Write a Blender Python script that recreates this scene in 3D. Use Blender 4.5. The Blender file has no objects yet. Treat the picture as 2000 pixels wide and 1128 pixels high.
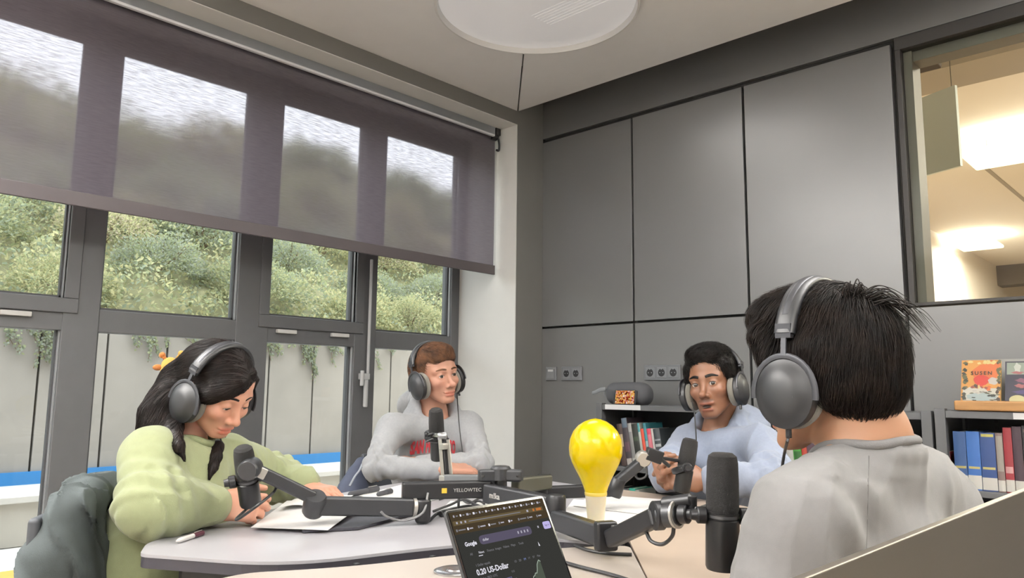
import bpy, bmesh, math, random
import numpy as np
from mathutils import Vector, Matrix
V = lambda *a: np.array(a, float)
sc = bpy.context.scene
COL = sc.collection
random.seed(7)
RNG = np.random.default_rng(11)

# ------------------------------------------------------------------ camera
YAW, PIT, ROL = math.radians(133.41539838), math.radians(7.5563297), math.radians(0.57114429)
FPX = 1475.652                                   # focal length for a 2000 px wide frame
CAM = V(3.0235, -3.4667, 1.07)
FW = V(math.cos(PIT)*math.cos(YAW), math.cos(PIT)*math.sin(YAW), math.sin(PIT))
_r = np.cross(FW, V(0, 0, 1)); _r /= np.linalg.norm(_r); _u = np.cross(_r, FW)
RT = math.cos(ROL)*_r + math.sin(ROL)*_u
UP = -math.sin(ROL)*_r + math.cos(ROL)*_u
cam = bpy.data.cameras.new('camera'); cam.sensor_width = 36; cam.lens = FPX/2000*36
cam.clip_start = 0.02; cam.clip_end = 200
camo = bpy.data.objects.new('camera', cam); COL.objects.link(camo)
camo.matrix_world = Matrix(((RT[0], UP[0], -FW[0], CAM[0]), (RT[1], UP[1], -FW[1], CAM[1]), (RT[2], UP[2], -FW[2], CAM[2]), (0, 0, 0, 1)))
sc.camera = camo
# ------------------------------------------------------------------ sky and exposure
world = bpy.data.worlds.new('world'); sc.world = world; world.use_nodes = True
_bg = world.node_tree.nodes['Background']
_bg.inputs[0].default_value = (0.90, 0.95, 1.0, 1); _bg.inputs[1].default_value = 6.0
sun = bpy.data.lights.new('sun', 'SUN'); sun.energy = 1.2; sun.angle = math.radians(12); sun.color = (1, .95, .84)
suno = bpy.data.objects.new('sun', sun); COL.objects.link(suno); suno.location = (-4, -6, 9)
suno.rotation_euler = (math.radians(38), 0, math.radians(-150))
sc.view_settings.view_transform = 'Standard'; sc.view_settings.look = 'None'
sc.view_settings.exposure = -0.12; sc.view_settings.gamma = 1.0; sc.view_settings.use_curve_mapping = False
sc.cycles.use_denoising = True
sc.cycles.max_bounces = 10; sc.cycles.diffuse_bounces = 6; sc.cycles.transparent_max_bounces = 24
sc.cycles.sample_clamp_indirect = 6.0; sc.cycles.caustics_reflective = False; sc.cycles.caustics_refractive = False

# ------------------------------------------------------------------ points of the room seen along a sight line
def ray(x, y): return RT*(x-1000)/FPX + UP*(564-y)/FPX + FW
def ad(x, y, d): return CAM + ray(x, y)*d
def ax(x, y, X): d = ray(x, y); return CAM + d*(X-CAM[0])/d[0]
def ay(x, y, Y): d = ray(x, y); return CAM + d*(Y-CAM[1])/d[1]
def az(x, y, Z): d = ray(x, y); return CAM + d*(Z-CAM[2])/d[2]

# ------------------------------------------------------------------ materials
MATS = {}
def srgb(c):
    if isinstance(c, tuple) and isinstance(c[0], str): return tuple(v*c[1] for v in srgb(c[0]))      # a typed colour and how much of it
    if isinstance(c, str): c = tuple(int(c[i:i+2], 16) for i in (0, 2, 4))
    return tuple(((v/255)/12.92 if v/255 <= .04045 else ((v/255+.055)/1.055)**2.4) for v in c)
def mat(name, col, rough=.55, metal=0., noise=0., nscale=40., bump=0., bscale=200., spec=.5, coat=0., sheen=0., sss=0., attr=None, trans=0., stretch=None, col2=None, emit=0., aniso=0.):
    if name in MATS: return MATS[name]
    m = bpy.data.materials.new(name); m.use_nodes = True
    nt = m.node_tree; N = nt.nodes; L = nt.links; b = N['Principled BSDF']
    c = srgb(col); b.inputs['Base Color'].default_value = (*c, 1)
    b.inputs['Roughness'].default_value = rough; b.inputs['Metallic'].default_value = metal
    b.inputs['Specular IOR Level'].default_value = spec
    b.inputs['Coat Weight'].default_value = coat
    b.inputs['Sheen Weight'].default_value = sheen
    if sss: b.inputs['Subsurface Weight'].default_value = sss; b.inputs['Subsurface Radius'].default_value = (.012, .005, .003); b.inputs['Subsurface Scale'].default_value = .4
    if trans: b.inputs['Transmission Weight'].default_value = trans
    if emit: b.inputs['Emission Color'].default_value = (*c, 1); b.inputs['Emission Strength'].default_value = emit
    tc = N.new('ShaderNodeTexCoord'); src = tc.outputs['Object']
    if stretch:
        mp = N.new('ShaderNodeMapping'); mp.inputs['Scale'].default_value = stretch; L.new(src, mp.inputs[0]); src = mp.outputs[0]
    out = None
    if noise or col2:
        nz = N.new('ShaderNodeTexNoise'); nz.inputs['Scale'].default_value = nscale; nz.inputs['Detail'].default_value = 5
        L.new(src, nz.inputs['Vector'])
        rp = N.new('ShaderNodeValToRGB'); rp.color_ramp.elements[0].position = .3; rp.color_ramp.elements[1].position = .7
        a = tuple(v*(1-noise) for v in c); d = tuple(min(1, v*(1+noise)) for v in c) if not col2 else srgb(col2)
        rp.color_ramp.elements[0].color = (*a, 1); rp.color_ramp.elements[1].color = (*d, 1)
        L.new(nz.outputs[0], rp.inputs[0]); out = rp.outputs[0]
    if attr:
        at = N.new('ShaderNodeAttribute'); at.attribute_name = attr
        mx = N.new('ShaderNodeMix'); mx.data_type = 'RGBA'; mx.blend_type = 'MULTIPLY'; mx.inputs[0].default_value = 1
        if out: L.new(out, mx.inputs[6])
        else: mx.inputs[6].default_value = (*c, 1)
        L.new(at.outputs['Color'], mx.inputs[7]); out = mx.outputs[2]
    if out: L.new(out, b.inputs['Base Color'])
    if bump:
        nb = N.new('ShaderNodeTexNoise'); nb.inputs['Scale'].default_value = bscale; nb.inputs['Detail'].default_value = 4
        L.new(src, nb.inputs['Vector'])
        bp = N.new('ShaderNodeBump'); bp.inputs['Strength'].default_value = bump; bp.inputs['Distance'].default_value = .002
        L.new(nb.outputs[0], bp.inputs['Height']); L.new(bp.outputs[0], b.inputs['Normal'])
    MATS[name] = m; return m
def glow(name, col, s):
    if name in MATS: return MATS[name]
    m = bpy.data.materials.new(name); m.use_nodes = True; nt = m.node_tree
    nt.nodes.remove(nt.nodes['Principled BSDF']); e = nt.nodes.new('ShaderNodeEmission')
    e.inputs[0].default_value = (*srgb(col), 1); e.inputs[1].default_value = s
    nt.links.new(e.outputs[0], nt.nodes['Material Output'].inputs[0]); MATS[name] = m; return m
def glass(name, tint=(.97, .985, .98), refl=.5):
    if name in MATS: return MATS[name]
    m = bpy.data.materials.new(name); m.use_nodes = True; nt = m.node_tree; N = nt.nodes; L = nt.links
    N.remove(N['Principled BSDF'])
    t = N.new('ShaderNodeBsdfTransparent'); t.inputs[0].default_value = (*tint, 1)
    g = N.new('ShaderNodeBsdfGlossy'); g.inputs['Roughness'].default_value = .02
    lw = N.new('ShaderNodeFresnel'); lw.inputs[0].default_value = 1.35
    mu = N.new('ShaderNodeMath'); mu.operation = 'MULTIPLY'; mu.inputs[1].default_value = refl; L.new(lw.outputs[0], mu.inputs[0])
    mx = N.new('ShaderNodeMixShader'); L.new(mu.outputs[0], mx.inputs[0]); L.new(t.outputs[0], mx.inputs[1]); L.new(g.outputs[0], mx.inputs[2])
    L.new(mx.outputs[0], N['Material Output'].inputs[0]); MATS[name] = m; return m

# ------------------------------------------------------------------ objects, names, labels
def tag(o, label=None, cat=None, group=None, kind=None):
    if label: o['label'] = label
    if cat: o['category'] = cat
    if group: o['group'] = group
    if kind: o['kind'] = kind
    return o
def thing(name, loc, label, cat, group=None, kind=None):
    o = bpy.data.objects.new(name, None); o.empty_display_size = .05; COL.objects.link(o); o.location = tuple(float(v) for v in loc)
    return tag(o, label, cat, group, kind)
def root_off(p):
    s = np.zeros(3)
    while p is not None: s = s + np.array(p.location); p = p.parent
    return s
def link_mesh(name, verts, faces, mats, parent=None, smooth=False, midx=None, sharp=None, attr=None):
    me = bpy.data.meshes.new(name)
    verts = np.asarray(verts, float) - root_off(parent)
    if isinstance(faces, np.ndarray) and faces.ndim == 2:
        n = len(faces); k = faces.shape[1]
        me.vertices.add(len(verts)); me.vertices.foreach_set('co', verts.astype(np.float32).ravel())
        me.loops.add(n*k); me.loops.foreach_set('vertex_index', faces.astype(np.int32).ravel())
        me.polygons.add(n); me.polygons.foreach_set('loop_start', np.arange(0, n*k, k, dtype=np.int32))
        me.update(calc_edges=True); me.validate()
    else:
        me.from_pydata([tuple(v) for v in verts], [], [list(map(int, f)) for f in faces]); me.update()
    for m in (mats if isinstance(mats, (list, tuple)) else [mats]): me.materials.append(m)
    if midx is not None and len(midx) == len(me.polygons): me.polygons.foreach_set('material_index', np.array(midx, dtype=np.int32))
    if smooth:
        me.polygons.foreach_set('use_smooth', np.ones(len(me.polygons), dtype=bool))
        if sharp: me.set_sharp_from_angle(angle=math.radians(sharp))
    if attr is not None:
        a = me.color_attributes.new('tint', 'FLOAT_COLOR', 'POINT')
        a.data.foreach_set('color', np.c_[attr, np.ones(len(attr))].astype(np.float32).ravel())
    o = bpy.data.objects.new(name, me); COL.objects.link(o); o.parent = parent
    return o
def unit(v): v = np.asarray(v, float); return v/max(1e-9, np.linalg.norm(v))
def frame(d, up=(0, 0, 1)):
    """columns: along d, sideways, up"""
    d = unit(d); up = np.asarray(up, float)
    if abs(d@unit(up)) > .98: up = V(1, 0, 0) if abs(d[0]) < .9 else V(0, 1, 0)
    s = unit(np.cross(up, d)); return np.stack([d, s, np.cross(d, s)], 1)
def spline(pts, n=8):
    P = [np.asarray(p, float) for p in pts]; P = [2*P[0]-P[1]] + P + [2*P[-1]-P[-2]]; out = []
    for i in range(1, len(P)-2):
        for t in np.linspace(0, 1, n, endpoint=False):
            a, b, c, d = P[i-1:i+3]
            out.append(.5*((2*b)+(c-a)*t+(2*a-5*b+4*c-d)*t*t+(3*b-a-3*c+d)*t**3))
    return out + [P[-2]]
class MB:
    def __init__(s): s.v = []; s.f = []; s.m = []
    def add(s, vs, fs, mi=0):
        o = len(s.v); s.v += [tuple(map(float, v)) for v in vs]; s.f += [[i+o for i in f] for f in fs]; s.m += [mi]*len(fs); return s
    def box(s, c, size, R=None, mi=0, taper=1.):
        c = np.asarray(c, float); h = np.asarray(size, float)/2
        P = np.array([[x, y, z] for x in (-1, 1) for y in (-1, 1) for z in (-1, 1)], float)*h
        P[P[:, 2] > 0, :2] *= taper
        if R is not None: P = P@np.asarray(R).T
        return s.add(P+c, [[0, 1, 3, 2], [4, 6, 7, 5], [0, 4, 5, 1], [2, 3, 7, 6], [0, 2, 6, 4], [1, 5, 7, 3]], mi)
    def b2(s, lo, hi, mi=0):
        lo = np.asarray(lo, float); hi = np.asarray(hi, float); return s.box((lo+hi)/2, np.abs(hi-lo), None, mi)
    def bar(s, a, b, w, h, up=(0, 0, 1), mi=0):
        a = np.asarray(a, float); b = np.asarray(b, float); return s.box((a+b)/2, (np.linalg.norm(b-a), w, h), frame(b-a, up), mi)
    def lathe(s, a, d, prof, n=24, mi=0, sx=1., up=(0, 0, 1)):
        F = frame(d, up); a = np.asarray(a, float); vs = []; fs = []
        A = np.linspace(0, 2*math.pi, n, endpoint=False); k = len(prof)
        for t, r in prof:
            for q in A: vs.append(a + F[:, 0]*t + F[:, 1]*(r*math.cos(q)) + F[:, 2]*(r*sx*math.sin(q)))
        for i in range(k-1):
            for j in range(n): fs.append([i*n+j, i*n+(j+1) % n, (i+1)*n+(j+1) % n, (i+1)*n+j])
        if prof[0][1] > 1e-6: fs.append(list(range(n-1, -1, -1)))
        if prof[-1][1] > 1e-6: fs.append([(k-1)*n+j for j in range(n)])
        return s.add(vs, fs, mi)
    def rod(s, a, b, r0, r1=None, n=16, mi=0, ch=0.):
        a = np.asarray(a, float); b = np.asarray(b, float); L = np.linalg.norm(b-a); r1 = r0 if r1 is None else r1
        pr = [(0, r0-ch), (ch, r0), (L-ch, r1), (L, r1-ch)] if ch else [(0, r0), (L, r1)]
        return s.lathe(a, b-a, pr, n, mi)
    def tube(s, pts, r, n=8, mi=0, flat=1., up=None):
        P = [np.asarray(p, float) for p in pts]; vs = []; fs = []; N = None
        rs = r if hasattr(r, '__len__') else [r]*len(P)
        for i, p in enumerate(P):
            t = unit(P[min(i+1, len(P)-1)]-P[max(i-1, 0)])
            if up is not None: N = unit(np.cross(np.asarray(up, float), t))
            elif N is None: N = frame(t)[:, 1]
            else: N = unit(N - t*(N@t))
            B = np.cross(t, N)
            for q in range(n):
                A = 2*math.pi*q/n; vs.append(p + rs[i]*(N*math.cos(A) + B*math.sin(A)*flat))
        for i in range(len(P)-1):
            for q in range(n): fs.append([i*n+q, i*n+(q+1) % n, (i+1)*n+(q+1) % n, (i+1)*n+q])
        fs += [list(range(n-1, -1, -1)), [(len(P)-1)*n+q for q in range(n)]]
        return s.add(vs, fs, mi)
    def prism(s, poly, z0, z1, mi=0, T=None):
        n = len(poly); vs = [(x, y, z0) for x, y in poly] + [(x, y, z1) for x, y in poly]
        if T is not None: vs = [T(V(*v)) for v in vs]
        return s.add(vs, [list(range(n-1, -1, -1)), list(range(n, 2*n))] + [[i, (i+1) % n, n+(i+1) % n, n+i] for i in range(n)], mi)
    def ell(s, c, r, R=None, n=20, m=12, mi=0):
        r = np.ones(3)*r if not hasattr(r, '__len__') else np.asarray(r, float); vs = [V(0, 0, 1)]; fs = []
        for i in range(1, m):
            for j in range(n):
                t, p = math.pi*i/m, 2*math.pi*j/n; vs.append(V(math.sin(t)*math.cos(p), math.sin(t)*math.sin(p), math.cos(t)))
        vs.append(V(0, 0, -1)); vs = np.array(vs)*r
        if R is not None: vs = vs@np.asarray(R).T
        for j in range(n): fs.append([0, 1+j, 1+(j+1) % n])
        for i in range(m-2):
            for j in range(n): fs.append([1+i*n+j, 1+(i+1)*n+j, 1+(i+1)*n+(j+1) % n, 1+i*n+(j+1) % n])
        e = len(vs)-1
        for j in range(n): fs.append([e, 1+(m-2)*n+(j+1) % n, 1+(m-2)*n+j])
        return s.add(vs+np.asarray(c, float), fs, mi)
    def build(s, name, mats, parent=None, smooth=False, sharp=35, bevel=0., seg=2, label=None):
        o = link_mesh(name, s.v, s.f, mats, parent, smooth, s.m, sharp)
        if bevel:
            b = o.modifiers.new('bevel', 'BEVEL'); b.width = bevel; b.segments = seg; b.limit_method = 'ANGLE'; b.angle_limit = math.radians(40)
            if smooth is False:
                o.data.polygons.foreach_set('use_smooth', np.ones(len(o.data.polygons), dtype=bool)); b.harden_normals = True
        if label: o['label'] = label
        return o
def round_poly(pts, r, n=6):
    out = []; k = len(pts)
    for i in range(k):
        p, a, b = (np.asarray(q, float) for q in (pts[i], pts[i-1], pts[(i+1) % k]))
        ri = r[i] if hasattr(r, '__len__') else r
        if ri <= 0: out.append(tuple(p)); continue
        u, v = unit(a-p), unit(b-p); A = p+u*ri; B = p+v*ri
        for t in np.linspace(0, 1, n): out.append(tuple((1-t)**2*A + 2*t*(1-t)*p + t*t*B))
    return out
def text_geo(s, size, font_bold=.0, space=1., align='CENTER'):
    c = bpy.data.curves.new('t', 'FONT'); c.body = s; c.size = size; c.align_x = align; c.align_y = 'CENTER'; c.space_character = space
    c.offset = font_bold; c.resolution_u = 3
    o = bpy.data.objects.new('t', c); me = bpy.data.meshes.new_from_object(o)
    vs = np.array([v.co[:] for v in me.vertices]) if len(me.vertices) else np.zeros((0, 3)); fs = [list(p.vertices) for p in me.polygons]
    bpy.data.objects.remove(o); bpy.data.curves.remove(c); bpy.data.meshes.remove(me); return vs, fs
# ------------------------------------------------------------------ solid modelling with distance fields
class SDF:
    def __init__(s): s.p = []; s.R = np.eye(3); s.o = np.zeros(3); s.s = 1.
    def at(s, o=(0, 0, 0), R=None, sc=1.): s.o = np.asarray(o, float); s.R = np.eye(3) if R is None else np.asarray(R, float); s.s = sc; return s
    def T(s, p): return s.R@(np.asarray(p, float)*s.s) + s.o
    def cap(s, a, b, ra, rb=None, k=.02, sub=False, flat=None):
        a, b = s.T(a), s.T(b); rb = ra if rb is None else rb; ra, rb = ra*s.s, rb*s.s
        fl = None if flat is None else (unit(s.R@np.asarray(flat[0], float)), flat[1])
        s.p.append(('c', a, b, ra, rb, k*s.s, sub, fl, (a+b)/2, np.linalg.norm(b-a)/2+max(ra, rb)+k*s.s)); return s
    def chain(s, pts, rs, k=.02, **kw):
        for i in range(len(pts)-1): s.cap(pts[i], pts[i+1], rs[i] if hasattr(rs, '__len__') else rs, rs[i+1] if hasattr(rs, '__len__') else rs, k, **kw)
        return s
    def ell(s, c, r, R=None, k=.02, sub=False):
        r = np.ones(3)*r if not hasattr(r, '__len__') else np.asarray(r, float)
        M = s.R@(np.eye(3) if R is None else np.asarray(R, float)); c = s.T(c); r = r*s.s
        s.p.append(('e', c, M, r, None, k*s.s, sub, None, c, r.max()+k*s.s)); return s
    def box(s, c, h, rd, R=None, k=.02, sub=False):
        M = s.R@(np.eye(3) if R is None else np.asarray(R, float)); c = s.T(c); h = np.asarray(h, float)*s.s
        s.p.append(('b', c, M, h, rd*s.s, k*s.s, sub, None, c, np.linalg.norm(h)+k*s.s)); return s
    def d1(s, q, P):
        if q[0] == 'c':
            a, b, ra, rb, fl = q[1], q[2], q[3], q[4], q[7]; X = P-a; ab = b-a; l2 = max(1e-12, ab@ab)
            t = np.clip(X@ab/l2, 0, 1)
            Y = X - t[..., None]*ab
            if fl is not None: Y = Y + (Y@fl[0])[..., None]*fl[0]*(1/fl[1]-1)
            return np.sqrt((Y*Y).sum(-1)) - (ra+(rb-ra)*t)
        X = (P-q[1])@q[2]
        if q[0] == 'e':
            r = q[3]; k0 = np.sqrt(((X/r)**2).sum(-1)); k1 = np.sqrt(((X/r**2)**2).sum(-1)); return k0*(k0-1)/np.maximum(k1, 1e-9)
        Y = np.abs(X)-(q[3]-q[4]); return np.sqrt((np.maximum(Y, 0)**2).sum(-1)) + np.minimum(Y.max(-1), 0) - q[4]
    def ev(s, P, ctr=None, br=0.):
        D = np.full(P.shape[:-1], .12)
        for q in s.p:
            if ctr is not None:
                mk = ((ctr-q[8])**2).sum(-1) < (q[9]*1.05+br+.03)**2
                if not mk.any(): continue
                d = s.d1(q, P[mk]); e = D[mk]
            else: d = s.d1(q, P); e = D; mk = slice(None)
            k = max(q[5], 1e-5)
            if q[6]: h = np.clip(.5-.5*(e+d)/k, 0, 1); D[mk] = e*(1-h)-d*h+k*h*(1-h)
            else: h = np.clip(.5+.5*(e-d)/k, 0, 1); D[mk] = e*(1-h)+d*h-k*h*(1-h)
        return D
    def grad(s, P, e=.002):
        g = np.stack([s.ev(P+V(*(e*(i == j) for j in range(3)))) - s.ev(P-V(*(e*(i == j) for j in range(3)))) for i in range(3)], -1)
        return g/np.maximum(np.linalg.norm(g, axis=-1, keepdims=True), 1e-9)
    def shoot(s, p, d, L=.5, n=300, disp=None):
        """first surface point from p along d"""
        d = unit(d); T = np.linspace(0, L, n); X = np.asarray(p)+T[:, None]*d; D = s.ev(X)-(disp(X) if disp else 0); i = np.argmax(D < 0)
        return np.asarray(p)+d*T[i] if (D < 0).any() else None
    def mesh(s, h, disp=None, smooth=1):
        B = 16; bs = B*h; cells = set()
        for q in s.p:
            if q[6]: continue
            lo = np.floor((q[8]-q[9])/bs).astype(int); hi = np.floor((q[8]+q[9])/bs).astype(int)
            g = np.stack(np.meshgrid(*[np.arange(a, b+1) for a, b in zip(lo, hi)], indexing='ij'), -1).reshape(-1, 3)
            c = (g+.5)*bs; d = s.d1(q, c)
            cells.update(map(tuple, g[d < bs*2.2+q[5]]))
        G = np.array(sorted(cells)); ctr = (G+.5)*bs; d = s.ev(ctr[:, None], ctr, 0)[:, 0]
        G = G[np.abs(d) < bs*2.0]; ids = []; pos = []; quads = []; S = 1 << 15; OFF = 1 << 14
        key = lambda c: ((c[..., 0]+OFF)*S + (c[..., 1]+OFF))*S + c[..., 2]+OFF
        lin = np.arange(B+1); L3 = np.stack(np.meshgrid(lin, lin, lin, indexing='ij'), -1)
        cor = np.array([[x, y, z] for x in (0, 1) for y in (0, 1) for z in (0, 1)]); ed = [(0, 1), (2, 3), (4, 5), (6, 7), (0, 2), (1, 3), (4, 6), (5, 7), (0, 4), (1, 5), (2, 6), (3, 7)]
        for st in range(0, len(G), 200):
            g = G[st:st+200]; I = (g*B)[:, None, None, None]+L3; P = I*h; n = len(g)
            D = s.ev(P.reshape(n, -1, 3), (g+.5)*bs, bs*.87).reshape(P.shape[:-1])
            if disp is not None: D = D - disp(P)
            ng = D < 0
            cn = np.stack([ng[:, x:x+B, y:y+B, z:z+B] for x, y, z in cor], -1); sm = cn.sum(-1); act = (sm > 0) & (sm < 8)
            w = np.argwhere(act)
            if len(w):
                cv = np.stack([D[w[:, 0], w[:, 1]+x, w[:, 2]+y, w[:, 3]+z] for x, y, z in cor], -1); acc = np.zeros((len(w), 3)); cnt = np.zeros(len(w))
                for a, b in ed:
                    va, vb = cv[:, a], cv[:, b]; x = (va < 0) != (vb < 0); t = np.where(x, va/np.where(x, va-vb, 1), 0)
                    acc += x[:, None]*(cor[a]+t[:, None]*(cor[b]-cor[a])); cnt += x
                cg = g[w[:, 0]]*B+w[:, 1:]; ids.append(key(cg)); pos.append((cg+acc/cnt[:, None])*h)
            for axn in range(3):
                sl = [slice(0, B)]*3; sl2 = list(sl); sl2[axn] = slice(1, B+1)
                a, b = ng[(slice(None), *sl)], ng[(slice(None), *sl2)]; e = np.argwhere(a != b)
                if not len(e): continue
                fl = a[tuple(e.T)]; c = g[e[:, 0]]*B+e[:, 1:]; u = np.zeros(3, int); v = np.zeros(3, int); u[(axn+1) % 3] = 1; v[(axn+2) % 3] = 1
                Q = np.stack([key(c-u-v), key(c-v), key(c), key(c-u)], 1); Q[~fl] = Q[~fl][:, ::-1]; quads.append(Q)
        ids = np.concatenate(ids); pos = np.concatenate(pos); Q = np.concatenate(quads)
        o = np.argsort(ids); ids, pos = ids[o], pos[o]; J = np.searchsorted(ids, Q); J = np.clip(J, 0, len(ids)-1)
        F = J[(ids[J] == Q).all(1)]
        used = np.unique(F); rm = np.zeros(len(pos), int); rm[used] = np.arange(len(used)); pos = pos[used]; F = rm[F]
        for _ in range(smooth):
            A = np.zeros_like(pos); n = np.zeros(len(pos))
            for i in range(4):
                j = (i+1) % 4
                np.add.at(A, F[:, i], pos[F[:, j]]); np.add.at(A, F[:, j], pos[F[:, i]]); np.add.at(n, F[:, i], 1); np.add.at(n, F[:, j], 1)
            pos = pos*.5+.5*A/np.maximum(n, 1)[:, None]
        return pos, F
def vnormals(P, F):
    n = np.cross(P[F[:, 2]]-P[F[:, 0]], P[F[:, 3 % F.shape[1]]]-P[F[:, 1]]); N = np.zeros_like(P)
    for i in range(F.shape[1]): np.add.at(N, F[:, i], n)
    return N/np.maximum(np.linalg.norm(N, axis=1, keepdims=True), 1e-12)
def waves(seed, n=7, lo=12, hi=45, squash=(1, 1, 1)):
    """ridged folds: a few warped wave trains, the strongest one wins"""
    g = np.random.default_rng(seed); K = g.normal(size=(n, 3)); K /= np.linalg.norm(K, axis=1, keepdims=True); K *= g.uniform(lo, hi, n)[:, None]*np.asarray(squash); ph = g.uniform(0, 6.28, n)
    Wd = g.normal(size=(3, 3))*9
    def f(P):
        w = np.sin(P@Wd[0]+ph[0]) + .6*np.sin(P@Wd[1]*1.9+ph[1]) + .4*np.sin(P@Wd[2]*3.1+ph[2]); s = 0
        for i, (k, p) in enumerate(zip(K, ph)): s = s + ((1-np.abs(np.sin(P@k*.5+p+w*(1+.2*i))))**3)*(.55+.45*np.sin(P@Wd[i % 3]+i*1.7))
        return s/n*1.9
    return f
# ================================================================== THE SETTING
CEIL = 2.75
def struct(o): o['kind'] = 'structure'; return o
def sroot(name, loc=(0, 0, 0)): return struct(thing(name, loc, None, None))
M_wall = mat('wall_grey', ('787773', 0.82), .6, noise=.03, nscale=6, bump=.08, bscale=400)
M_panel = mat('panel_grey', ('737373', .68), .36, noise=.02, nscale=4, bump=.03, bscale=300, spec=.7)
_pb = M_panel.node_tree.nodes['Principled BSDF']; _pb.inputs['Coat Weight'].default_value = .8; _pb.inputs['Coat Roughness'].default_value = .30
M_white = mat('white_paint', ('e9e9e6', 0.9), .6, noise=.015, nscale=8, bump=.05, bscale=500)
M_ceil = mat('ceiling_white', 'f4f3f2', .7, noise=.01, nscale=10)
M_dark = mat('dark_gap', '1c1b19', .7)
M_frame = mat('window_frame_paint', ('57585a', 0.9), .42, noise=.03, nscale=20)
M_glass = glass('window_glass', (.96, .975, .97), .6)
M_floor = mat('floor_linoleum', '9c8f80', .45, noise=.06, nscale=30)
b = MB(); b.b2(V(-.6, -7.2, -.06), V(5.4, .06, 0)); struct(b.build('floor', M_floor))
# ceiling: two white panels meeting in a mitre joint that starts in the corner
LC, LR = V(.948, -1.133), .449
c0 = V(0, -.235); g = V(.0028, .0028)
diag = unit(V(1, -1)); far = c0 + diag*4.4
cl = sroot('ceiling', (2, -3, CEIL))
b = MB(); b.prism([tuple(c0-g), tuple(far-g), (far[0], -7.1), (0, -7.1)][::-1], CEIL, CEIL+.05)
b.build('ceiling_panel', M_ceil, cl)
b = MB(); b.prism([tuple(c0+g), tuple(far+g), (far[0], -7.1), (5.3, -7.1), (5.3, -.235)], CEIL, CEIL+.05); b.build('ceiling_panel', M_ceil, cl)
b = MB(); b.b2(V(-.6, -7.2, 3.05), V(5.4, .4, 3.12)); b.build('ceiling_slab', M_white, cl)
# window wall: lintel, sill-less recess, pier
wl = sroot('wall_left', (0, -3, 0))
b = MB(); b.b2(V(-.56, -7.1, 2.667), V(0, -.235, 3.06)); b.b2(V(-.56, -.235, 0), V(0, 0, 3.06))
b.build('lintel_and_pier', [M_wall], wl)
b = MB(); b.b2(V(-.5, -.239, 0), V(-.003, -.2345, 2.667)); b.build('reveal', M_white, wl)
b = MB(); b.b2(V(-.5, -7.1, 2.6625), V(-.003, -.239, 2.668)); b.build('soffit', M_white, wl)
b = MB(); b.b2(V(-.56, -7.2, 0), V(0, -6.3, 2.667)); b.build('pier', M_white, wl)
# back and far side of the room, behind the camera
b = MB(); b.b2(V(-.6, -7.2, 0), V(5.4, -7.1, 3.06)); struct(b.build('wall_back', M_white))
b = MB(); b.b2(V(5.3, -7.1, 0), V(5.4, .06, 3.06)); struct(b.build('wall_far', M_white))
# ---- facade glazing
XF, FD = -.495, .07                        # room-side face of the frames and their depth
def wbox(b, y0, y1, z0, z1, d0=0., d1=FD, mi=0): b.b2(V(XF-d0, y0, z0), V(XF-d1, y1, z1), mi)
M_hinge = mat('hinge_cover', 'c9c9c8', .4)
cols = [(-3.94, -3.28, 's'), (-3.14, -2.474, 's'), (-2.332, -1.714, 'f'), (-1.543, -1.02, 's'), (-.876, -.302, 'f')]
TOP = 2.55
n = 0
def window(y0, y1, kind, y_lo=None, y_hi=None):
    """one bay: fixed or hinged upper light above a fixed lower light"""
    global n
    n += 1
    w = sroot('window_%d' % n, (XF, (y0+y1)/2, 0))
    zb = 1.43 if kind == 's' else 1.392
    fr = MB()
    wbox(fr, y0-.02, y1+.02, 0.0, .12); wbox(fr, y0-.02, y1+.02, 1.295, 1.392); wbox(fr, y0-.02, y1+.02, TOP, 2.67)
    fr.build('frame', M_frame, w, bevel=.003)
    gb = MB()
    for (a, c, z0, z1) in ((y0, y1, zb, TOP), (y0, y1, .12, 1.295)):       # glazing beads: light line of the gasket
        wbox(gb, a, c, z0, z0+.012, .028, .05); wbox(gb, a, a+.012, z0, z1, .028, .05); wbox(gb, c-.012, c, z0, z1, .028, .05)
    gb.build('glazing_bead', mat('gasket', '3c3d40', .5), w)
    gb = MB()
    for (a, c, z0, z1) in ((y0, y1, zb, TOP), (y0, y1, .12, 1.295)):
        wbox(gb, c-.004, c+.001, z0, z1, .012, .027); wbox(gb, a, a+.003, z0, z1, .012, .027)
    gb.build('spacer_bar', mat('spacer', 'b9bcc0', .35, metal=.4), w)
    if kind == 's':
        s = MB(); m_ = .055
        wbox(s, y0-m_, y1+m_, zb-.062, zb, -.012, .045); wbox(s, y0-m_, y0, zb, TOP, -.012, .045); wbox(s, y1, y1+m_, zb, TOP, -.012, .045); wbox(s, y0-m_, y1+m_, TOP, TOP+.05, -.012, .045)
        s.build('sash', M_frame, w, bevel=.003)
        for yy in ((y0+.10, y1-.10) if n > 2 else (y1-.17,)):
            h = MB(); wbox(h, yy-.055, yy+.055, 1.342, 1.362, -.022, 0); h.build('hinge_cover', M_hinge, w, bevel=.003)
    for z0, z1 in ((zb, TOP), (.12, 1.295)):
        p = MB(); wbox(p, y0+.001, y1-.001, z0, z1, .036, .042); p.build('glass', M_glass, w)
for y0, y1, k in cols: window(y0, y1, k)
window(-4.75, -4.08, 'f'); window(-5.55, -4.89, 's'); window(-6.28, -5.69, 'f')
edges = sorted([-.235, -6.3] + [v for c in cols for v in c[:2]] + [-4.75, -4.08, -5.55, -4.89, -6.28, -5.69])
t_n = 0
for a, c in zip(edges[0::2], edges[1::2]):
    t_n += 1; m_ = MB(); wbox(m_, a, c, 0, 2.667, -.004, FD+.02)
    struct(m_.build('trim_%d' % t_n, M_frame, bevel=.004))
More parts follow.
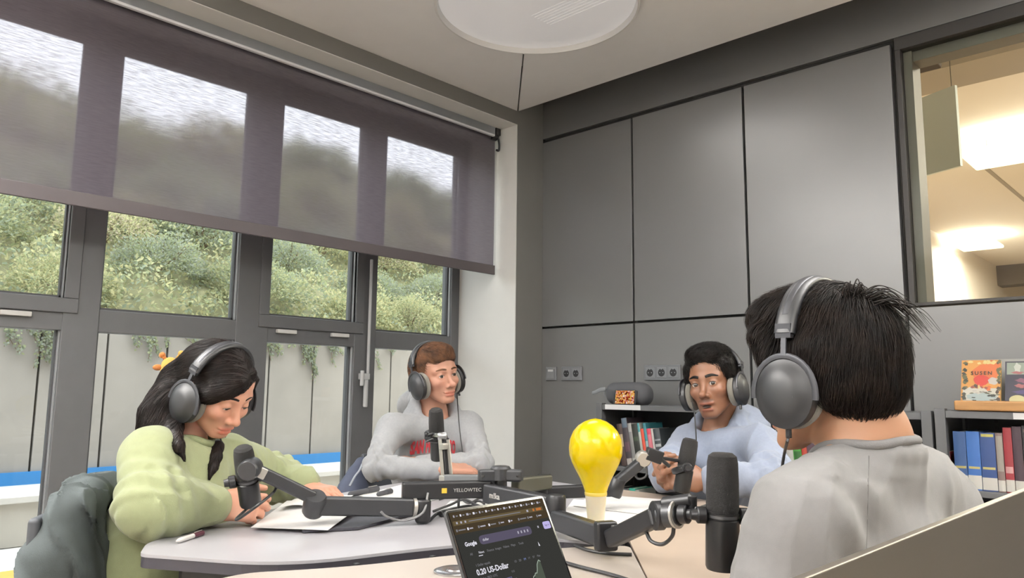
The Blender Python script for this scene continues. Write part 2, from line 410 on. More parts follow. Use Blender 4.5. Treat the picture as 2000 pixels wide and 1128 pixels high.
# ---- right wall: grey wall panels with dark shadow joints, and the window to the hall
wr = sroot('wall_right', (2, 0, 0))
b = MB(); b.b2(V(-.56, .03, 0), V(2.05, .2, 3.06)); b.b2(V(2.05, .03, 0), V(5.4, .2, 1.40)); b.b2(V(2.05, .03, 2.66), V(5.4, .2, 3.06)); b.build('wall_core', M_dark, wr)
J = .0065
px_ = [0.0, .667, 1.342, 2.05]
def panel(x0, x1, z0, z1):
    b = MB(); b.b2(V(x0, 0, z0), V(x1, .03, z1)); b.build('wall_panel', M_panel, wr, bevel=.0015)
for i in range(3): panel(px_[i]+(J if i else 0), px_[i+1]-J, 1.442+J, 2.607)
for i in range(3): panel(px_[i]+(J if i else 0), px_[i+1]-J, 0.0, 1.442-J)
for x0, x1 in ((2.05, 2.95), (2.95, 3.85), (3.85, 5.3)): panel(x0+J, x1-J, 0.0, 1.427)
panel(0.0, 5.3, 2.632, 3.05)
# interior window to the hall
n += 1
iw = sroot('window_%d' % n, (3, 0, 1.4)); M_if = mat('interior_frame', '6c6861', .5); M_ifd = mat('interior_frame_dark', '2a2826', .6)
X0, X1, Z0, Z1 = 2.062, 5.28, 1.440, 2.60
b = MB(); b.b2(V(X0, .0, Z0), V(X0+.022, .10, Z1)); b.b2(V(X0, -.002, Z1-.028), V(X1, .10, Z1+.03)); b.b2(V(X0, 0, Z0-.006), V(X1, .10, Z0+.008)); b.build('frame', M_ifd, iw, bevel=.002)
b = MB(); b.b2(V(X0+.022, .04, Z0), V(X0+.058, .16, Z1-.03)); b.b2(V(X0+.022, .06, Z1-.075), V(X1, .16, Z1-.028)); b.build('inner_frame', M_if, iw, bevel=.002)
b = MB(); b.b2(V(X0+.03, .02, Z0), V(X1, .03, Z1-.02)); b.build('glass', glass('hall_glass', (.93, .95, .92), .5), iw)
# ---- the hall behind that window
M_hall = mat('hall_white', 'ece6dc', .8); M_hallg = mat('hall_grey', 'a49c90', .8)
hc = sroot('ceiling_hall', (4, 6, 3.9))
hl = sroot('wall_hall', (4, 22, 0))
b = MB(); b.b2(V(-.62, .2, 0), V(-.56, 22, 4.2)); b.b2(V(14, .2, 0), V(14.1, 22, 4.2)); b.b2(V(-.6, 22, 0), V(14, 22.1, 4.2)); b.build('hall_wall', M_hall, hl)
b = MB(); b.b2(V(5.4, .2, 0), V(14, .3, 4.2)); b.b2(V(-.6, .2, 3.06), V(5.4, .3, 4.2)); b.build('hall_front', M_hall, hl)
b = MB(); b.b2(V(-.6, .2, -.06), V(14, 22, 0)); b.build('hall_floor', mat('hall_floor', '9c8a74', .5), sroot('floor_hall', (4, 6, 0)))
b = MB(); b.b2(V(-.6, .2, 3.9), V(14, 22, 4.0)); b.build('hall_ceiling', M_hall, hc)
b = MB(); b.b2(V(-.6, 3.45, 3.80), V(14, 4.0, 3.9)); b.build('hall_beam', M_hallg, hc)
b = MB(); b.b2(V(-.6, 16, 3.46), V(14, 16.5, 3.9)); b.build('gallery_beam', mat('gallery_brown', '6b6258', .6), hc)
b = MB(); q0, q1 = az(1880, 290, 3.9), az(2000, 390, 3.9); b.bar(q0, q1+(q1-q0)*.6, .05, .012); b.build('ceiling_joint', M_hallg, hc)
# ================================================================== OUTSIDE THE WINDOWS
M_conc = mat('concrete', '8f8a83', .8, noise=.10, nscale=2.2, bump=.1, bscale=60)
b = MB(); b.b2(V(-9, -14, -.2), V(-.56, 12, -.005)); struct(b.build('ground_yard', mat('yard_paving', 'c6c4bf', .8, noise=.06, nscale=3)))
b = MB(); b.b2(V(-2.2, -14, -.01), V(-1.95, 12, .004)); struct(b.build('trim_yard_stripe', mat('yellow_stripe', 'ad8838', .7, noise=.06, nscale=10)))
rw = sroot('wall_retaining', (-3.75, -1, 0))
ys = [-9+.48*0] ; y = -10.366
while y < 8:
    b = MB(); b.b2(V(-3.9, y+.008, 0), V(-3.604, y+.472, 1.585)); b.build('concrete_panel', M_conc, rw, bevel=.004); y += .48
b = MB(); b.b2(V(-4.05, -10.4, 0), V(-3.66, 8.1, 1.56)); b.build('concrete_core', mat('concrete_dark', '6d6760', .9), rw)
bench = thing('concrete_bench', (-3.27, -1, 0), 'long low concrete bench with a blue painted back strip along the outside wall', 'bench')
b = MB(); b.b2(V(-3.60, -9, .285), V(-2.90, 7, .33)); b.build('seat_slab', mat('bench_stone', 'bdbab5', .7, noise=.05, nscale=4), bench, bevel=.006)
b = MB(); b.b2(V(-3.58, -9, 0), V(-2.937, 7, .285)); b.build('base', mat('bench_base', 'a8a39a', .8, noise=.06, nscale=3), bench)
b = MB(); b.b2(V(-3.602, -9, .33), V(-3.57, 7, .423)); b.build('back_strip', mat('blue_paint', '2f76b0', .5, noise=.05, nscale=2), bench, label='bright blue painted strip')
so = thing('outdoor_socket', (-2.93, .62, .2), 'small white socket box on the front of the outside bench', 'socket')
b = MB(); b.b2(V(-2.937, .585, .165), V(-2.915, .655, .245)); b.build('box', mat('socket_white', 'e6e6e4', .5), so, bevel=.003)
b = MB(); b.b2(V(-2.915, .6, .18), V(-2.911, .64, .23)); b.build('cover', mat('socket_cover', 'cfd0cf', .5), so)
# planted slope above the wall
def slope_z(x, y): return 1.5 + min(-3.66-x, 5.2)*.62 + .12*math.sin(y*1.3+x) + .10*math.sin(y*.6-x*1.7)
b = MB(); nx, ny = 26, 50; vs = []; fs = []
for i in range(nx):
    for j in range(ny): x = -3.66-i*.38; yy = -11+j*.46; vs.append((x, yy, slope_z(x, yy) if i else 1.5))
for i in range(nx-1):
    for j in range(ny-1): fs.append([i*ny+j, i*ny+j+1, (i+1)*ny+j+1, (i+1)*ny+j])
b.add(vs, fs); gslope = struct(b.build('ground_slope', mat('slope_soil', '6f7052', .9, noise=.25, nscale=5, col2='8d8a66')))
def leaf(mb, p, d, nrm, L, W, mi=0):
    d = unit(d); s = unit(np.cross(nrm, d)); nn = np.cross(d, s)
    mb.add([p, p+d*L*.45+s*W*.5+nn*L*.06, p+d*L, p+d*L*.45-s*W*.5+nn*L*.06], [[0, 1, 2], [0, 2, 3]], mi)
def leaf_mat(name, c):
    m = mat(name, c, .7, noise=.15, nscale=9); nt = m.node_tree; N = nt.nodes; L = nt.links; pb = N['Principled BSDF']; t = N.new('ShaderNodeBsdfTranslucent'); mx = N.new('ShaderNodeMixShader'); mx.inputs[0].default_value = .5
    src = pb.inputs['Base Color'].links[0].from_socket; L.new(src, t.inputs[0]); L.new(pb.outputs[0], mx.inputs[1]); L.new(t.outputs[0], mx.inputs[2]); L.new(mx.outputs[0], N['Material Output'].inputs[0]); return m
LEAF = [leaf_mat('leaf_%d' % i, c) for i, c in enumerate(('939a74', 'a3a47c', '868f78', 'b0ac82', '929889', 'a69c84'))]
def shrub_mesh(seed, mats, nl=5600, R=.55, H=.5, L=.038):
    g = np.random.default_rng(seed); b = MB()
    for i in range(9):
        q = g.uniform(0, 6.28); e = V(math.cos(q)*R*.7*g.uniform(.3, 1), math.sin(q)*R*.7*g.uniform(.3, 1), H*g.uniform(.5, .95)); b.tube([V(0, 0, -.05), e*V(.4, .4, .5), e], [.012, .008, .004], 5, 3)
    for i in range(nl):
        u = g.normal(size=3); u[2] = abs(u[2]); u = unit(u); rr = g.uniform(.72, 1.06)*(1+.18*math.sin(5*u[0]+seed)*math.sin(4*u[1]))
        p = u*V(R, R, H)*rr; leaf(b, p, unit(u+g.normal(size=3)*.7), unit(u+g.normal(size=3)*.4+V(0, 0, .4)), L*g.uniform(.6, 1.3), L*.55*g.uniform(.7, 1.2), int(g.integers(0, 3)))
    return b
shr = {}
def shrub(kind, loc, s, rz, label):
    mats = [[LEAF[0], LEAF[2], LEAF[1]], [LEAF[1], LEAF[3], LEAF[0]], [LEAF[4], LEAF[2], LEAF[0]], [LEAF[5], LEAF[3], LEAF[1]]][kind]
    t = thing('shrub', loc, label, 'shrub', 'shrubs on the slope outside')
    if kind not in shr:
        m_ = shrub_mesh(31+kind, mats); o = link_mesh('foliage', np.array(m_.v)+np.array(t.location), m_.f, mats+[mat('twig', '6a5a44', .8)], t, midx=m_.m); shr[kind] = o.data
    else:
        o = bpy.data.objects.new('foliage', shr[kind]); COL.objects.link(o); o.parent = t
    t.scale = (s, s, s*.95); t.rotation_euler = (0, 0, rz)
KL = ['mid green shrub', 'yellow green shrub', 'grey green shrub', 'dry ochre shrub']
WHERE = {0: 'at the lip of the retaining wall', 1: 'in the second row up the slope', 2: 'in the third row up the slope', 3: 'high up the slope', 4: 'near the top of the slope'}
SIDE = ['behind the leftmost window', 'behind the tall mullion', 'behind the second pane', 'behind the third pane', 'behind the rightmost pane', 'beyond the window jamb']
cnt = {}
g = np.random.default_rng(5)
for row in range(5):
    x = -4.25-row*.82
    ysn = np.arange(-4.6+row*.35, 3.4+row*1.1, 1.0+.10*row)
    for i, yy in enumerate(ysn):
        yy = yy+g.uniform(-.15, .15); xx = x+g.uniform(-.2, .2); k = int(g.choice(4, p=[.34, .3, .22, .14])) if row else int(g.choice([1, 1, 0, 2]))
        fr_ = (yy-ysn[0])/(ysn[-1]-ysn[0]+.01); sd = SIDE[min(5, int(fr_*6))]
        lab = '%s %s, %s' % (KL[k], WHERE[row], sd); cnt[lab] = cnt.get(lab, 0)+1
        if cnt[lab] > 1: lab = ('second ', 'third ', 'fourth ', 'fifth ')[min(3, cnt[lab]-2)] + lab
        shrub(k, (xx, yy, slope_z(xx, yy)-.05), g.uniform(.72, .98)*(1+.10*row), g.uniform(0, 6.28), lab)
gc = MB(); g = np.random.default_rng(9)
for i in range(60000):
    x = -3.70-g.uniform(0, 1)**1.3*6; yy = g.uniform(-6, 6.5); p = V(x, yy, slope_z(x, yy)+.02+.22*g.random()*(1+math.sin(x*4+yy*2.3)*math.sin(yy*5)))
    leaf(gc, p, V(g.normal(), g.normal(), .4+g.random()), V(g.normal()*.5+.5, g.normal()*.5, 1), .052*g.uniform(.6, 1.3), .032, int(g.integers(0, 4)))
gc.build('grass_ground_cover', [LEAF[0], LEAF[1], LEAF[3], LEAF[2]], gslope)['kind'] = 'stuff'
# ivy hanging over the wall
IVY = [(-1.95, .30, 'far left, beside the first joint'), (-1.72, .50, 'longest one over the first wall joint'), (-1.50, .16, 'short one beside the tall mullion'), (-1.02, .34, 'thin one in the second pane'), (-.80, .27, 'behind the plush giraffe'), (-.50, .17, 'bushy short one above the green sweater'), (-.2, .20, 'short one near the frame of the third pane'), (.16, .40, 'on the first joint of the third pane'), (.38, .28, 'middle of the third pane'), (.60, .46, 'long one at the second joint of the third pane'), (.88, .34, 'right edge of the third pane'), (1.25, .36, 'beside the headphones by the window rod'), (1.55, .22, 'short one behind the brown-haired person'), (-2.3, .24, 'left edge of the picture')]
g = np.random.default_rng(21)
for yy, ln, wh in IVY:
    t = thing('hanging_ivy', (-3.6, yy, 1.58), 'ivy trailing over the concrete wall, %s' % wh, 'ivy', 'ivy trails on the outside wall')
    st = MB(); lv = MB()
    for k in range(max(4, int(ln*17))):
        y0 = yy + g.normal()*.10; L = ln*g.uniform(.35, 1.0); dr = g.normal()*.06+.05
        pts = [V(-3.66, y0, 1.6), V(-3.588, y0, 1.585), V(-3.580, y0+dr*.4, 1.57-L*.5), V(-3.578, y0+dr, 1.57-L)]
        st.tube(pts, .003, 4)
        for q in range(int(14+L*130)):
            u = g.random()**.8; p = V(-3.572+g.uniform(-.01, .03), y0+dr*u+g.normal()*.020*(1.2-u), 1.585-L*u+g.normal()*.012)
            leaf(lv, p, V(g.normal()*.2+.2, g.normal()*.7, -.8), V(1, g.normal()*.4, .5), g.uniform(.016, .034), g.uniform(.012, .026), int(g.integers(0, 3)))
    st.build('stem', mat('twig', '6a5a44', .8), t); lv.build('foliage', [LEAF[2], LEAF[0], LEAF[4]], t)
# ================================================================== FITTINGS: lamps, blind, rod, sockets
def disc_light(name, loc, r, power, col, parent, rot=(0, 0, 0), spread=180):
    l = bpy.data.lights.new(name, 'AREA'); l.shape = 'DISK'; l.size = 2*r; l.energy = power; l.color = col; l.spread = math.radians(spread)
    o = bpy.data.objects.new(name, l); COL.objects.link(o); o.parent = parent; o.location = loc; o.rotation_euler = rot; return o
M_lampw = mat('lamp_white', 'e4e3e1', .4)
M_diff = mat('lamp_diffuser', 'e2e0e0', .35, coat=.3, emit=.28)
def round_lamp(c, r, label, power, visible=True):
    t = thing('ceiling_lamp', (c[0], c[1], CEIL), label, 'lamp', 'round ceiling lamps')
    b = MB(); b.lathe(V(c[0], c[1], CEIL+.002), V(0, 0, -1), [(0, r), (.028, r), (.034, r-.004), (.034, r-.012), (.004, r-.016)], 96); b.build('rim', M_lampw, t, True)
    b = MB(); b.lathe(V(c[0], c[1], CEIL-.004), V(0, 0, -1), [(0, r-.017), (.004, r-.02)], 96)
    # thin raised bars across part of the opal cover
    for k in range(15):
        yy = c[1]-.30+k*.021 if k < 8 else c[1]+.06+(k-8)*.02
        q = math.sqrt(max(.01, (r-.03)**2-(yy-c[1])**2)); b.bar(V(c[0]-q*.2, yy, CEIL-.0085), V(c[0]+q, yy, CEIL-.0085), .006, .0016)
    b.build('diffuser', M_diff, t)
    disc_light('lamp_light', (0, 0, -.05), r-.03, power, (1, .965, .91), t)
    return t
round_lamp(LC, LR, 'large round white lamp in the ceiling above the table', 9)
round_lamp((3.4, -4.6), LR, 'round white fill lamp added in the ceiling behind the viewer', 14)  # unseen lamp added to brighten the room
# unseen uplights added outside the picture to brighten the ceiling
for i, (x, y, pw) in enumerate(((3.35, -1.65, 70), (1.3, -5.7, 140), (4.3, -4.9, 110), (.42, -4.05, 150))):
    w = thing('fill_uplight', (x, y, 0), 'added fill uplight '+('right of the nearest person, outside the picture', 'near the windows behind the viewer', 'in the far corner behind the viewer', 'by the window left of the picture')[i], 'lamp', 'added fill uplights')
    b = MB(); b.lathe(V(x, y, 0), V(0, 0, 1), [(0, .15), (.012, .15), (.02, .02)], 40); b.build('base', M_lampw, w, True)
    b = MB(); b.rod(V(x, y, .015), V(x, y, 1.74), .014); b.build('pole', M_lampw, w, True)
    b = MB(); b.lathe(V(x, y, 1.72), V(0, 0, 1), [(0, .04), (.03, .13), (.12, .17), (.115, .162), (.035, .12), (.012, .03), (.012, 0)], 40); b.build('shade', M_lampw, w, True)
    disc_light('lamp_light', (0, 0, 1.80), .11, pw*2.1, (1, .98, .95), w, (math.pi, 0, 0), 125)
# hall lamps and hanging sign
M_hl = glow('hall_lamp_glow', 'fff0cc', 3.0)
def hall_lamp(x0, x1, y0, y1, z, label, power):
    t = thing('hall_lamp', ((x0+x1)/2, (y0+y1)/2, z), label, 'lamp', 'hall ceiling lamps')
    b = MB(); b.b2(V(x0, y0, z-.03), V(x1, y1, z+.03)); b.build('diffuser', M_hl, t, bevel=.02)
    for xx in (x0+.2, x1-.2): b = MB(); b.rod(V(xx, (y0+y1)/2, z+.03), V(xx, (y0+y1)/2, 3.899), .008); b.build('suspension', mat('wire', '55524c', .5), t)
    for k, up_ in ((-1, 0), (1, math.pi)):
        l = bpy.data.lights.new('lamp_light', 'AREA'); l.shape = 'RECTANGLE'; l.size = x1-x0; l.size_y = y1-y0; l.energy = power*(1 if k < 0 else .45); l.color = (1, .92, .80)
        o = bpy.data.objects.new('lamp_light', l); COL.objects.link(o); o.parent = t; o.location = (0, 0, k*.05); o.rotation_euler = (up_, 0, 0)
hall_lamp(1.05, 3.4, 5.75, 6.55, 3.70, 'wide glowing warm lamp in the hall behind the hanging sign', 260)
hall_lamp(-.40, .25, 11.6, 12.4, 3.72, 'small far glowing lamp low behind the hall glass', 140)
hall_lamp(1.2, 2.6, 12.6, 13.4, 3.72, 'far glowing lamp at the right edge of the hall glass', 160)
hall_lamp(4.2, 6.0, 2.4, 3.2, 3.70, 'unseen fill lamp added in the hall beyond the right edge of the interior window', 520)  # unseen lamp added to brighten the hall ceiling and the sign
sg = thing('hanging_sign', tuple(ad(1820, 265, 5.6)), 'blank grey green square panel hanging on a thin wire behind the glass', 'sign')
A, B_, C_, D_ = [ad(*q) for q in ((1763, 193, 5.75), (1868, 180, 5.35), (1879, 337, 5.35), (1768, 352, 5.75))]
Bz = (A[2]+B_[2])/2; Cz = (C_[2]+D_[2])/2
P = [V(A[0], A[1], Bz), V(B_[0], B_[1], Bz), V(B_[0], B_[1], Cz), V(A[0], A[1], Cz)]
nn = unit(np.cross(P[1]-P[0], P[3]-P[0]))*.012
b = MB(); b.add([p+nn for p in P]+[p-nn for p in P], [[0, 1, 2, 3], [7, 6, 5, 4]]+[[i, i+4, (i+1) % 4+4, (i+1) % 4] for i in range(4)]); b.build('panel', mat('sign_grey', 'cfdcdc', .6), sg)
for w_ in (.08, .92): b = MB(); q = P[0]*w_+P[1]*(1-w_); b.tube([q, V(q[0], q[1], 3.899)], .003, 6); b.build('wire', mat('wire', '55524c', .5), sg, label='thin suspension wire')
pj = thing('hall_projector', tuple(ad(1795, 108, 4.6)), 'dark brown box fitting under the hall ceiling at the top left of the glass', 'fitting')
q = ad(1790, 112, 4.6); b = MB(); b.b2(q+V(-.16, -.1, -.05), q+V(.10, .15, .06)); b.build('body', mat('fitting_brown', '3a2c20', .6), pj, bevel=.01); b = MB(); b.rod(q+V(-.03, 0, .05), V(q[0]-.03, q[1], 3.899), .02); b.build('stem', mat('fitting_brown', '', .6), pj)
# ---- roller blind
XB = -.165; bl = thing('roller_blind', (XB, -2.2, 2.64), 'wide dark grey roller blind pulled halfway down the window', 'blind')
m = bpy.data.materials.new('blind_fabric'); m.use_nodes = True; nt = m.node_tree; N = nt.nodes; L = nt.links; N.remove(N['Principled BSDF'])
tc = N.new('ShaderNodeTexCoord'); mp = N.new('ShaderNodeMapping'); mp.inputs['Scale'].default_value = (1, 13, 150); L.new(tc.outputs['Object'], mp.inputs[0])
nz = N.new('ShaderNodeTexNoise'); nz.inputs['Scale'].default_value = 1.4; nz.inputs['Detail'].default_value = 6; L.new(mp.outputs[0], nz.inputs[0])
mr = N.new('ShaderNodeMapRange'); mr.inputs[1].default_value = .34; mr.inputs[2].default_value = .68; mr.inputs[3].default_value = .11; mr.inputs[4].default_value = .25; L.new(nz.outputs[0], mr.inputs[0])
df = N.new('ShaderNodeBsdfDiffuse'); df.inputs[0].default_value = (*srgb('4e474c'), 1)
tl = N.new('ShaderNodeBsdfTranslucent'); tl.inputs[0].default_value = (*srgb('a3979f'), 1)
m1 = N.new('ShaderNodeMixShader'); m1.inputs[0].default_value = .42; L.new(df.outputs[0], m1.inputs[1]); L.new(tl.outputs[0], m1.inputs[2])
tr = N.new('ShaderNodeBsdfRefraction'); tr.inputs['Color'].default_value = (.96, .92, .96, 1); tr.inputs['IOR'].default_value = 1.12; tr.inputs['Roughness'].default_value = .22
m2 = N.new('ShaderNodeMixShader'); L.new(mr.outputs[0], m2.inputs[0]); L.new(m1.outputs[0], m2.inputs[1]); L.new(tr.outputs[0], m2.inputs[2]); L.new(m2.outputs[0], N['Material Output'].inputs[0])
b = MB(); ZB0, ZB1, Y0, Y1 = 1.81, 2.62, -4.05, -.262; ny = 60
for j in range(ny+1):
    yy = Y0+(Y1-Y0)*j/ny
    for i in range(13):
        z = ZB1+(ZB0-ZB1)*i/12; b.v.append((XB+.004*math.sin(yy*3)*i/12+.002*math.sin(yy*9+z*5), yy, z))
b.f = [[j*13+i, j*13+i+1, (j+1)*13+i+1, (j+1)*13+i] for j in range(ny) for i in range(12)]; b.m = [0]*len(b.f)
b.build('fabric', m, bl, True, sharp=180)
b = MB(); b.b2(V(XB-.006, Y0, 1.755), V(XB+.006, Y1+.008, 1.812)); b.build('bottom_bar', mat('blind_bar', '4a4446', .6), bl, bevel=.003)
b = MB(); b.rod(V(XB-.02, Y0, 2.625), V(XB-.02, -.30, 2.625), .022, n=20); b.build('roller_tube', mat('blind_tube', '3a3639', .6), bl, True)
M_alu = mat('blind_alu', 'aeb3ba', .28, metal=.85)
b = MB(); b.b2(V(XB+.02, Y0, 2.616), V(XB+.034, -.295, 2.664)); b.build('headrail', M_alu, bl, bevel=.002)
b = MB(); b.b2(V(XB+.018, Y0, 2.604), V(XB+.037, -.30, 2.616)); b.build('headrail_lip', mat('blind_lip', 'e6e6ea', .4), bl, bevel=.002)
b = MB(); b.lathe(V(XB, -.298, 2.622), V(0, 1, 0), [(0, .030), (.04, .030), (.045, .026)], 24); b.b2(V(XB-.03, -.29, 2.62), V(XB+.036, -.25, 2.666)); b.build('end_bracket', mat('blind_black', '19181a', .4), bl)
b = MB(); b.tube(spline([V(XB+.028, -.262, 2.60), V(XB+.03, -.256, 2.56), V(XB+.022, -.252, 2.53), V(XB+.005, -.255, 2.535)], 6), .007, 8); b.build('chain_loop', mat('blind_black', '', .4), bl, True)
# ---- window rod with crank
rd = thing('window_rod', (XF+.03, -.945, 1.2), 'pale grey opening rod with crank handle on the window mullion', 'rod')
b = MB(); b.rod(V(XF+.035, -.945, 1.12), V(XF+.035, -.945, 1.79), .0085); b.build('rod', mat('rod_grey', 'b2b4b6', .4), rd, True)
b = MB(); b.rod(V(XF+.035, -.955, .965), V(XF+.035, -.955, 1.115), .013, ch=.003); b.build('handle', mat('rod_grey', '', .4), rd, True)
b = MB(); b.b2(V(XF, -.985, 1.115), V(XF+.045, -.935, 1.15)); b.rod(V(XF+.04, -.985, 1.08), V(XF+.04, -.985, 1.165), .011); b.build('joint', mat('rod_grey', '', .4), rd, bevel=.004)
# ---- sockets and switch on the grey panels
M_so = mat('socket_frame', '6a6c6f', .35); M_si = mat('socket_insert', '75777a', .35); M_hole = mat('socket_hole', '121214', .4)
def socket_row(x, z, n_, name, label, cat, sw=False):
    t = thing(name, (x, 0, z), label, cat); w = .071*n_+.0105
    b = MB(); b.b2(V(x-w/2, -.011, z-.0405), V(x+w/2, 0, z+.0405)); b.build('cover_frame', M_so, t, bevel=.004)
    for i in range(n_):
        cx = x+(i-(n_-1)/2)*.071
        b = MB(); b.b2(V(cx-.0275, -.0135, z-.0275), V(cx+.0275, -.010, z+.0275)); ins = b.build('switch_rocker' if sw else 'socket_insert', M_si, t, bevel=.002)
        if sw:
            b = MB(); b.b2(V(cx-.02, -.0145, z+.012), V(cx+.02, -.0133, z+.024)); b.build('label_field', mat('switch_label', 'c9cbcd', .4), ins)
        else:
            b = MB(); b.lathe(V(cx, -.0139, z), V(0, 1, 0), [(0, .0205), (.002, .0195)], 28); b.build('socket_hole', M_hole, ins)
            b = MB(); b.rod(V(cx-.0095, -.0142, z), V(cx-.0095, -.012, z), .0028, n=10); b.rod(V(cx+.0095, -.0142, z), V(cx+.0095, -.012, z), .0028, n=10); b.b2(V(cx-.003, -.0146, z+.016), V(cx+.003, -.0135, z+.021)); b.build('contact', mat('socket_contact', '8b8d90', .4), ins)
socket_row(ay(1078, 730, 0)[0], 1.165, 1, 'wall_switch', 'single grey wall switch with a light label field, next to the corner', 'switch', True)
socket_row(ay(1118, 730, 0)[0], 1.165, 2, 'double_socket', 'grey double power socket on the panel near the corner', 'socket')
socket_row(ay(1294.5, 729, 0)[0], 1.165, 3, 'triple_socket', 'grey triple power socket above the bookcase', 'socket')
# ================================================================== TABLES AND WHAT STANDS ON THEM
TZ = .74
M_top = mat('table_white', ('b6b5bb', 0.85), .38, noise=.02, nscale=12); M_edge = mat('table_edge', '2b2930', .5); M_steel = mat('dark_steel', '2e2f31', .45, metal=.5)
M_topw = mat('table_warm_lit', ('c4b3a3', 0.85), .38, noise=.02, nscale=12)  # beige of the warm light put into the top's colour
def table(poly, rad, legs, label, top):
    cx, cy = np.mean([p[0] for p in poly]), np.mean([p[1] for p in poly])
    t = thing('table', (cx, cy, 0), label, 'table', 'tables pushed together')
    rp = round_poly(poly, rad, 8)
    b = MB(); b.prism(rp, TZ-.006, TZ); b.build('tabletop', top, t)
    b = MB(); b.prism(round_poly([tuple(V(cx, cy)+(V(*p)-V(cx, cy))*.998) for p in poly], rad, 8), TZ-.027, TZ-.006); b.build('edge_band', M_edge, t)
    b = MB(); q = [V(cx, cy)+(V(*p)-V(cx, cy))*.86 for p in poly]
    for i in range(len(q)): b.bar(V(*q[i], TZ-.047), V(*q[(i+1) % len(q)], TZ-.047), .03, .04)
    b.build('under_frame', M_steel, t)
    for lx, ly in legs:
        b = MB(); b.rod(V(lx, ly, .012), V(lx, ly, TZ-.06), .021); b.rod(V(lx, ly, 0), V(lx, ly, .012), .025); b.build('leg', M_steel, t, True)
    return t
A_poly = [(1.425, -2.842), (1.315, -2.785), (1.245, -2.635), (.98, -2.16), (.84, -1.66), (.98, -1.30), (1.36, -1.33), (2.025, -2.035), (1.99, -2.095), (1.892, -2.105), (1.782, -2.335), (1.705, -2.685)]
A_rad = [.02, .05, .06, .12, .15, .1, .0, .02, .03, .10, .16, .13]
table(A_poly, A_rad, [(1.12, -2.2), (1.05, -1.62), (1.62, -2.3), (1.56, -1.78)], 'white boomerang table with dark edge on the window side of the microphones', M_top)
B_poly = [(1.366, -1.325), (1.62, -1.315), (1.98, -1.33), (2.28, -1.62), (2.38, -2.10), (2.43, -2.50), (2.243, -2.283), (2.055, -2.06), (2.031, -2.030)]
table(B_poly, [0, .1, .16, .16, .12, .04, .05, .03, 0], [(2.05, -1.72), (1.66, -1.42), (2.14, -2.08)], 'pale table on the bookcase side with warm light tinted into its top', M_topw)
C_poly = [(1.715, -2.765), (1.80, -2.62), (1.875, -2.36), (1.995, -2.150), (2.055, -2.068), (2.243, -2.288), (2.463, -2.52), (3.02, -2.66), (3.32, -3.1), (3.22, -3.85), (2.1, -3.75), (1.74, -3.0)]
table(C_poly, [.03, .10, .10, .03, .03, .03, .05, .12, .15, .15, .2, .15], [(2.15, -3.4), (2.1, -2.6), (2.95, -3.5), (2.85, -2.85)], 'near table with warm light tinted into its top, carrying the dark laptop', mat('table_warm_lit_grey', 'b0a79f', .38, noise=.02, nscale=12))  # warm light falling on this top is mixed into its colour
# cable grommet on the near table
gr = thing('cable_grommet', tuple(az(890, 1116, TZ)), 'round polished metal cable grommet in the near table beside the laptop', 'grommet')
gp = az(890, 1116, TZ)
b = MB(); b.lathe(gp, V(0, 0, 1), [(0, .040), (.003, .040), (.005, .034), (.004, .018), (.006, .016), (.006, .0)], 32); b.build('cover', mat('grommet_chrome', 'b9b9ba', .2, metal=.9), gr, True)
b = MB(); b.box(gp+V(.01, .012, .0062), (.022, .008, .002)); b.build('slot', M_dark, gr)
# black bar standing in for the shade inside the gap
tr_ = thing('gap_shade_bar', (1.80, -2.48, 0.66), 'black bar standing in for the shade in the gap between the tables', 'shade_bar')
b = MB(); b.bar(V(1.735, -2.66, .690), V(1.85, -2.33, .690), .05, .045); b.build('shade_bar', mat('gap_shade_black', '17171a', .45), tr_, bevel=.004)
for hx, hy in ((1.77, -2.57), (1.82, -2.42)): b = MB(); b.bar(V(hx, hy, .7), V(hx, hy, .735), .01, .01); b.build('hanger', M_steel, tr_)

# ---- microphone arms
M_arm = mat('arm_graphite', ('4a4b4e', .5), .38, metal=.35, noise=.03, nscale=30); M_armd = mat('arm_black', ('242427', .55), .4, metal=.2); M_armb = mat('arm_silver', 'c2bfb8', .35, metal=.6)
M_foam = mat('mic_foam', ('2b2a2a', .45), .95, bump=.9, bscale=700); M_mic = mat('mic_black', ('232324', .5), .38, metal=.2); M_rub = mat('cable_black', '1b1b1d', .5)
M_yel = mat('logo_yellow', 'd9b13a', .5); M_lw = mat('logo_white', 'c4c2be', .5)
HUB = V(1.640, -2.040, 0)
pole = thing('centre_post', (HUB[0], HUB[1], TZ), 'central dark pole with stacked swivel collars carrying the microphone arms', 'post')
b = MB(); b.lathe(HUB+V(0, 0, TZ), V(0, 0, 1), [(0, .055), (.006, .055), (.010, .05), (.012, .018)], 40); b.build('base', M_armd, pole, True)
b = MB(); b.rod(HUB+V(0, 0, TZ), HUB+V(0, 0, .875), .0165, n=24); b.build('tube', M_armd, pole, True)
hd = []
b = MB(); b.lathe(HUB+V(0, 0, .838), V(0, 0, 1), [(0, .020), (.002, .027), (.030, .027), (.036, .022), (.038, .0)], 40); b.build('top_cap', M_arm, pole, True)
for s_, q in ((-1, .0), (1, .0)):
    c = HUB + RT*s_*.034 - FW*V(1, 1, 0)*.012 + V(0, 0, .852)
    b = MB(); b.box(c, (.030, .046, .030), frame(unit(FW*V(1, 1, 0))+RT*s_*.25)); o = b.build('clamp_block', M_arm, pole, bevel=.006)
    b = MB(); d_ = unit(-FW*V(1, 1, 0)+RT*s_*.5); b.rod(c+d_*.018, c+d_*.0255, .003, n=10); b.build('screw', M_dark, o)
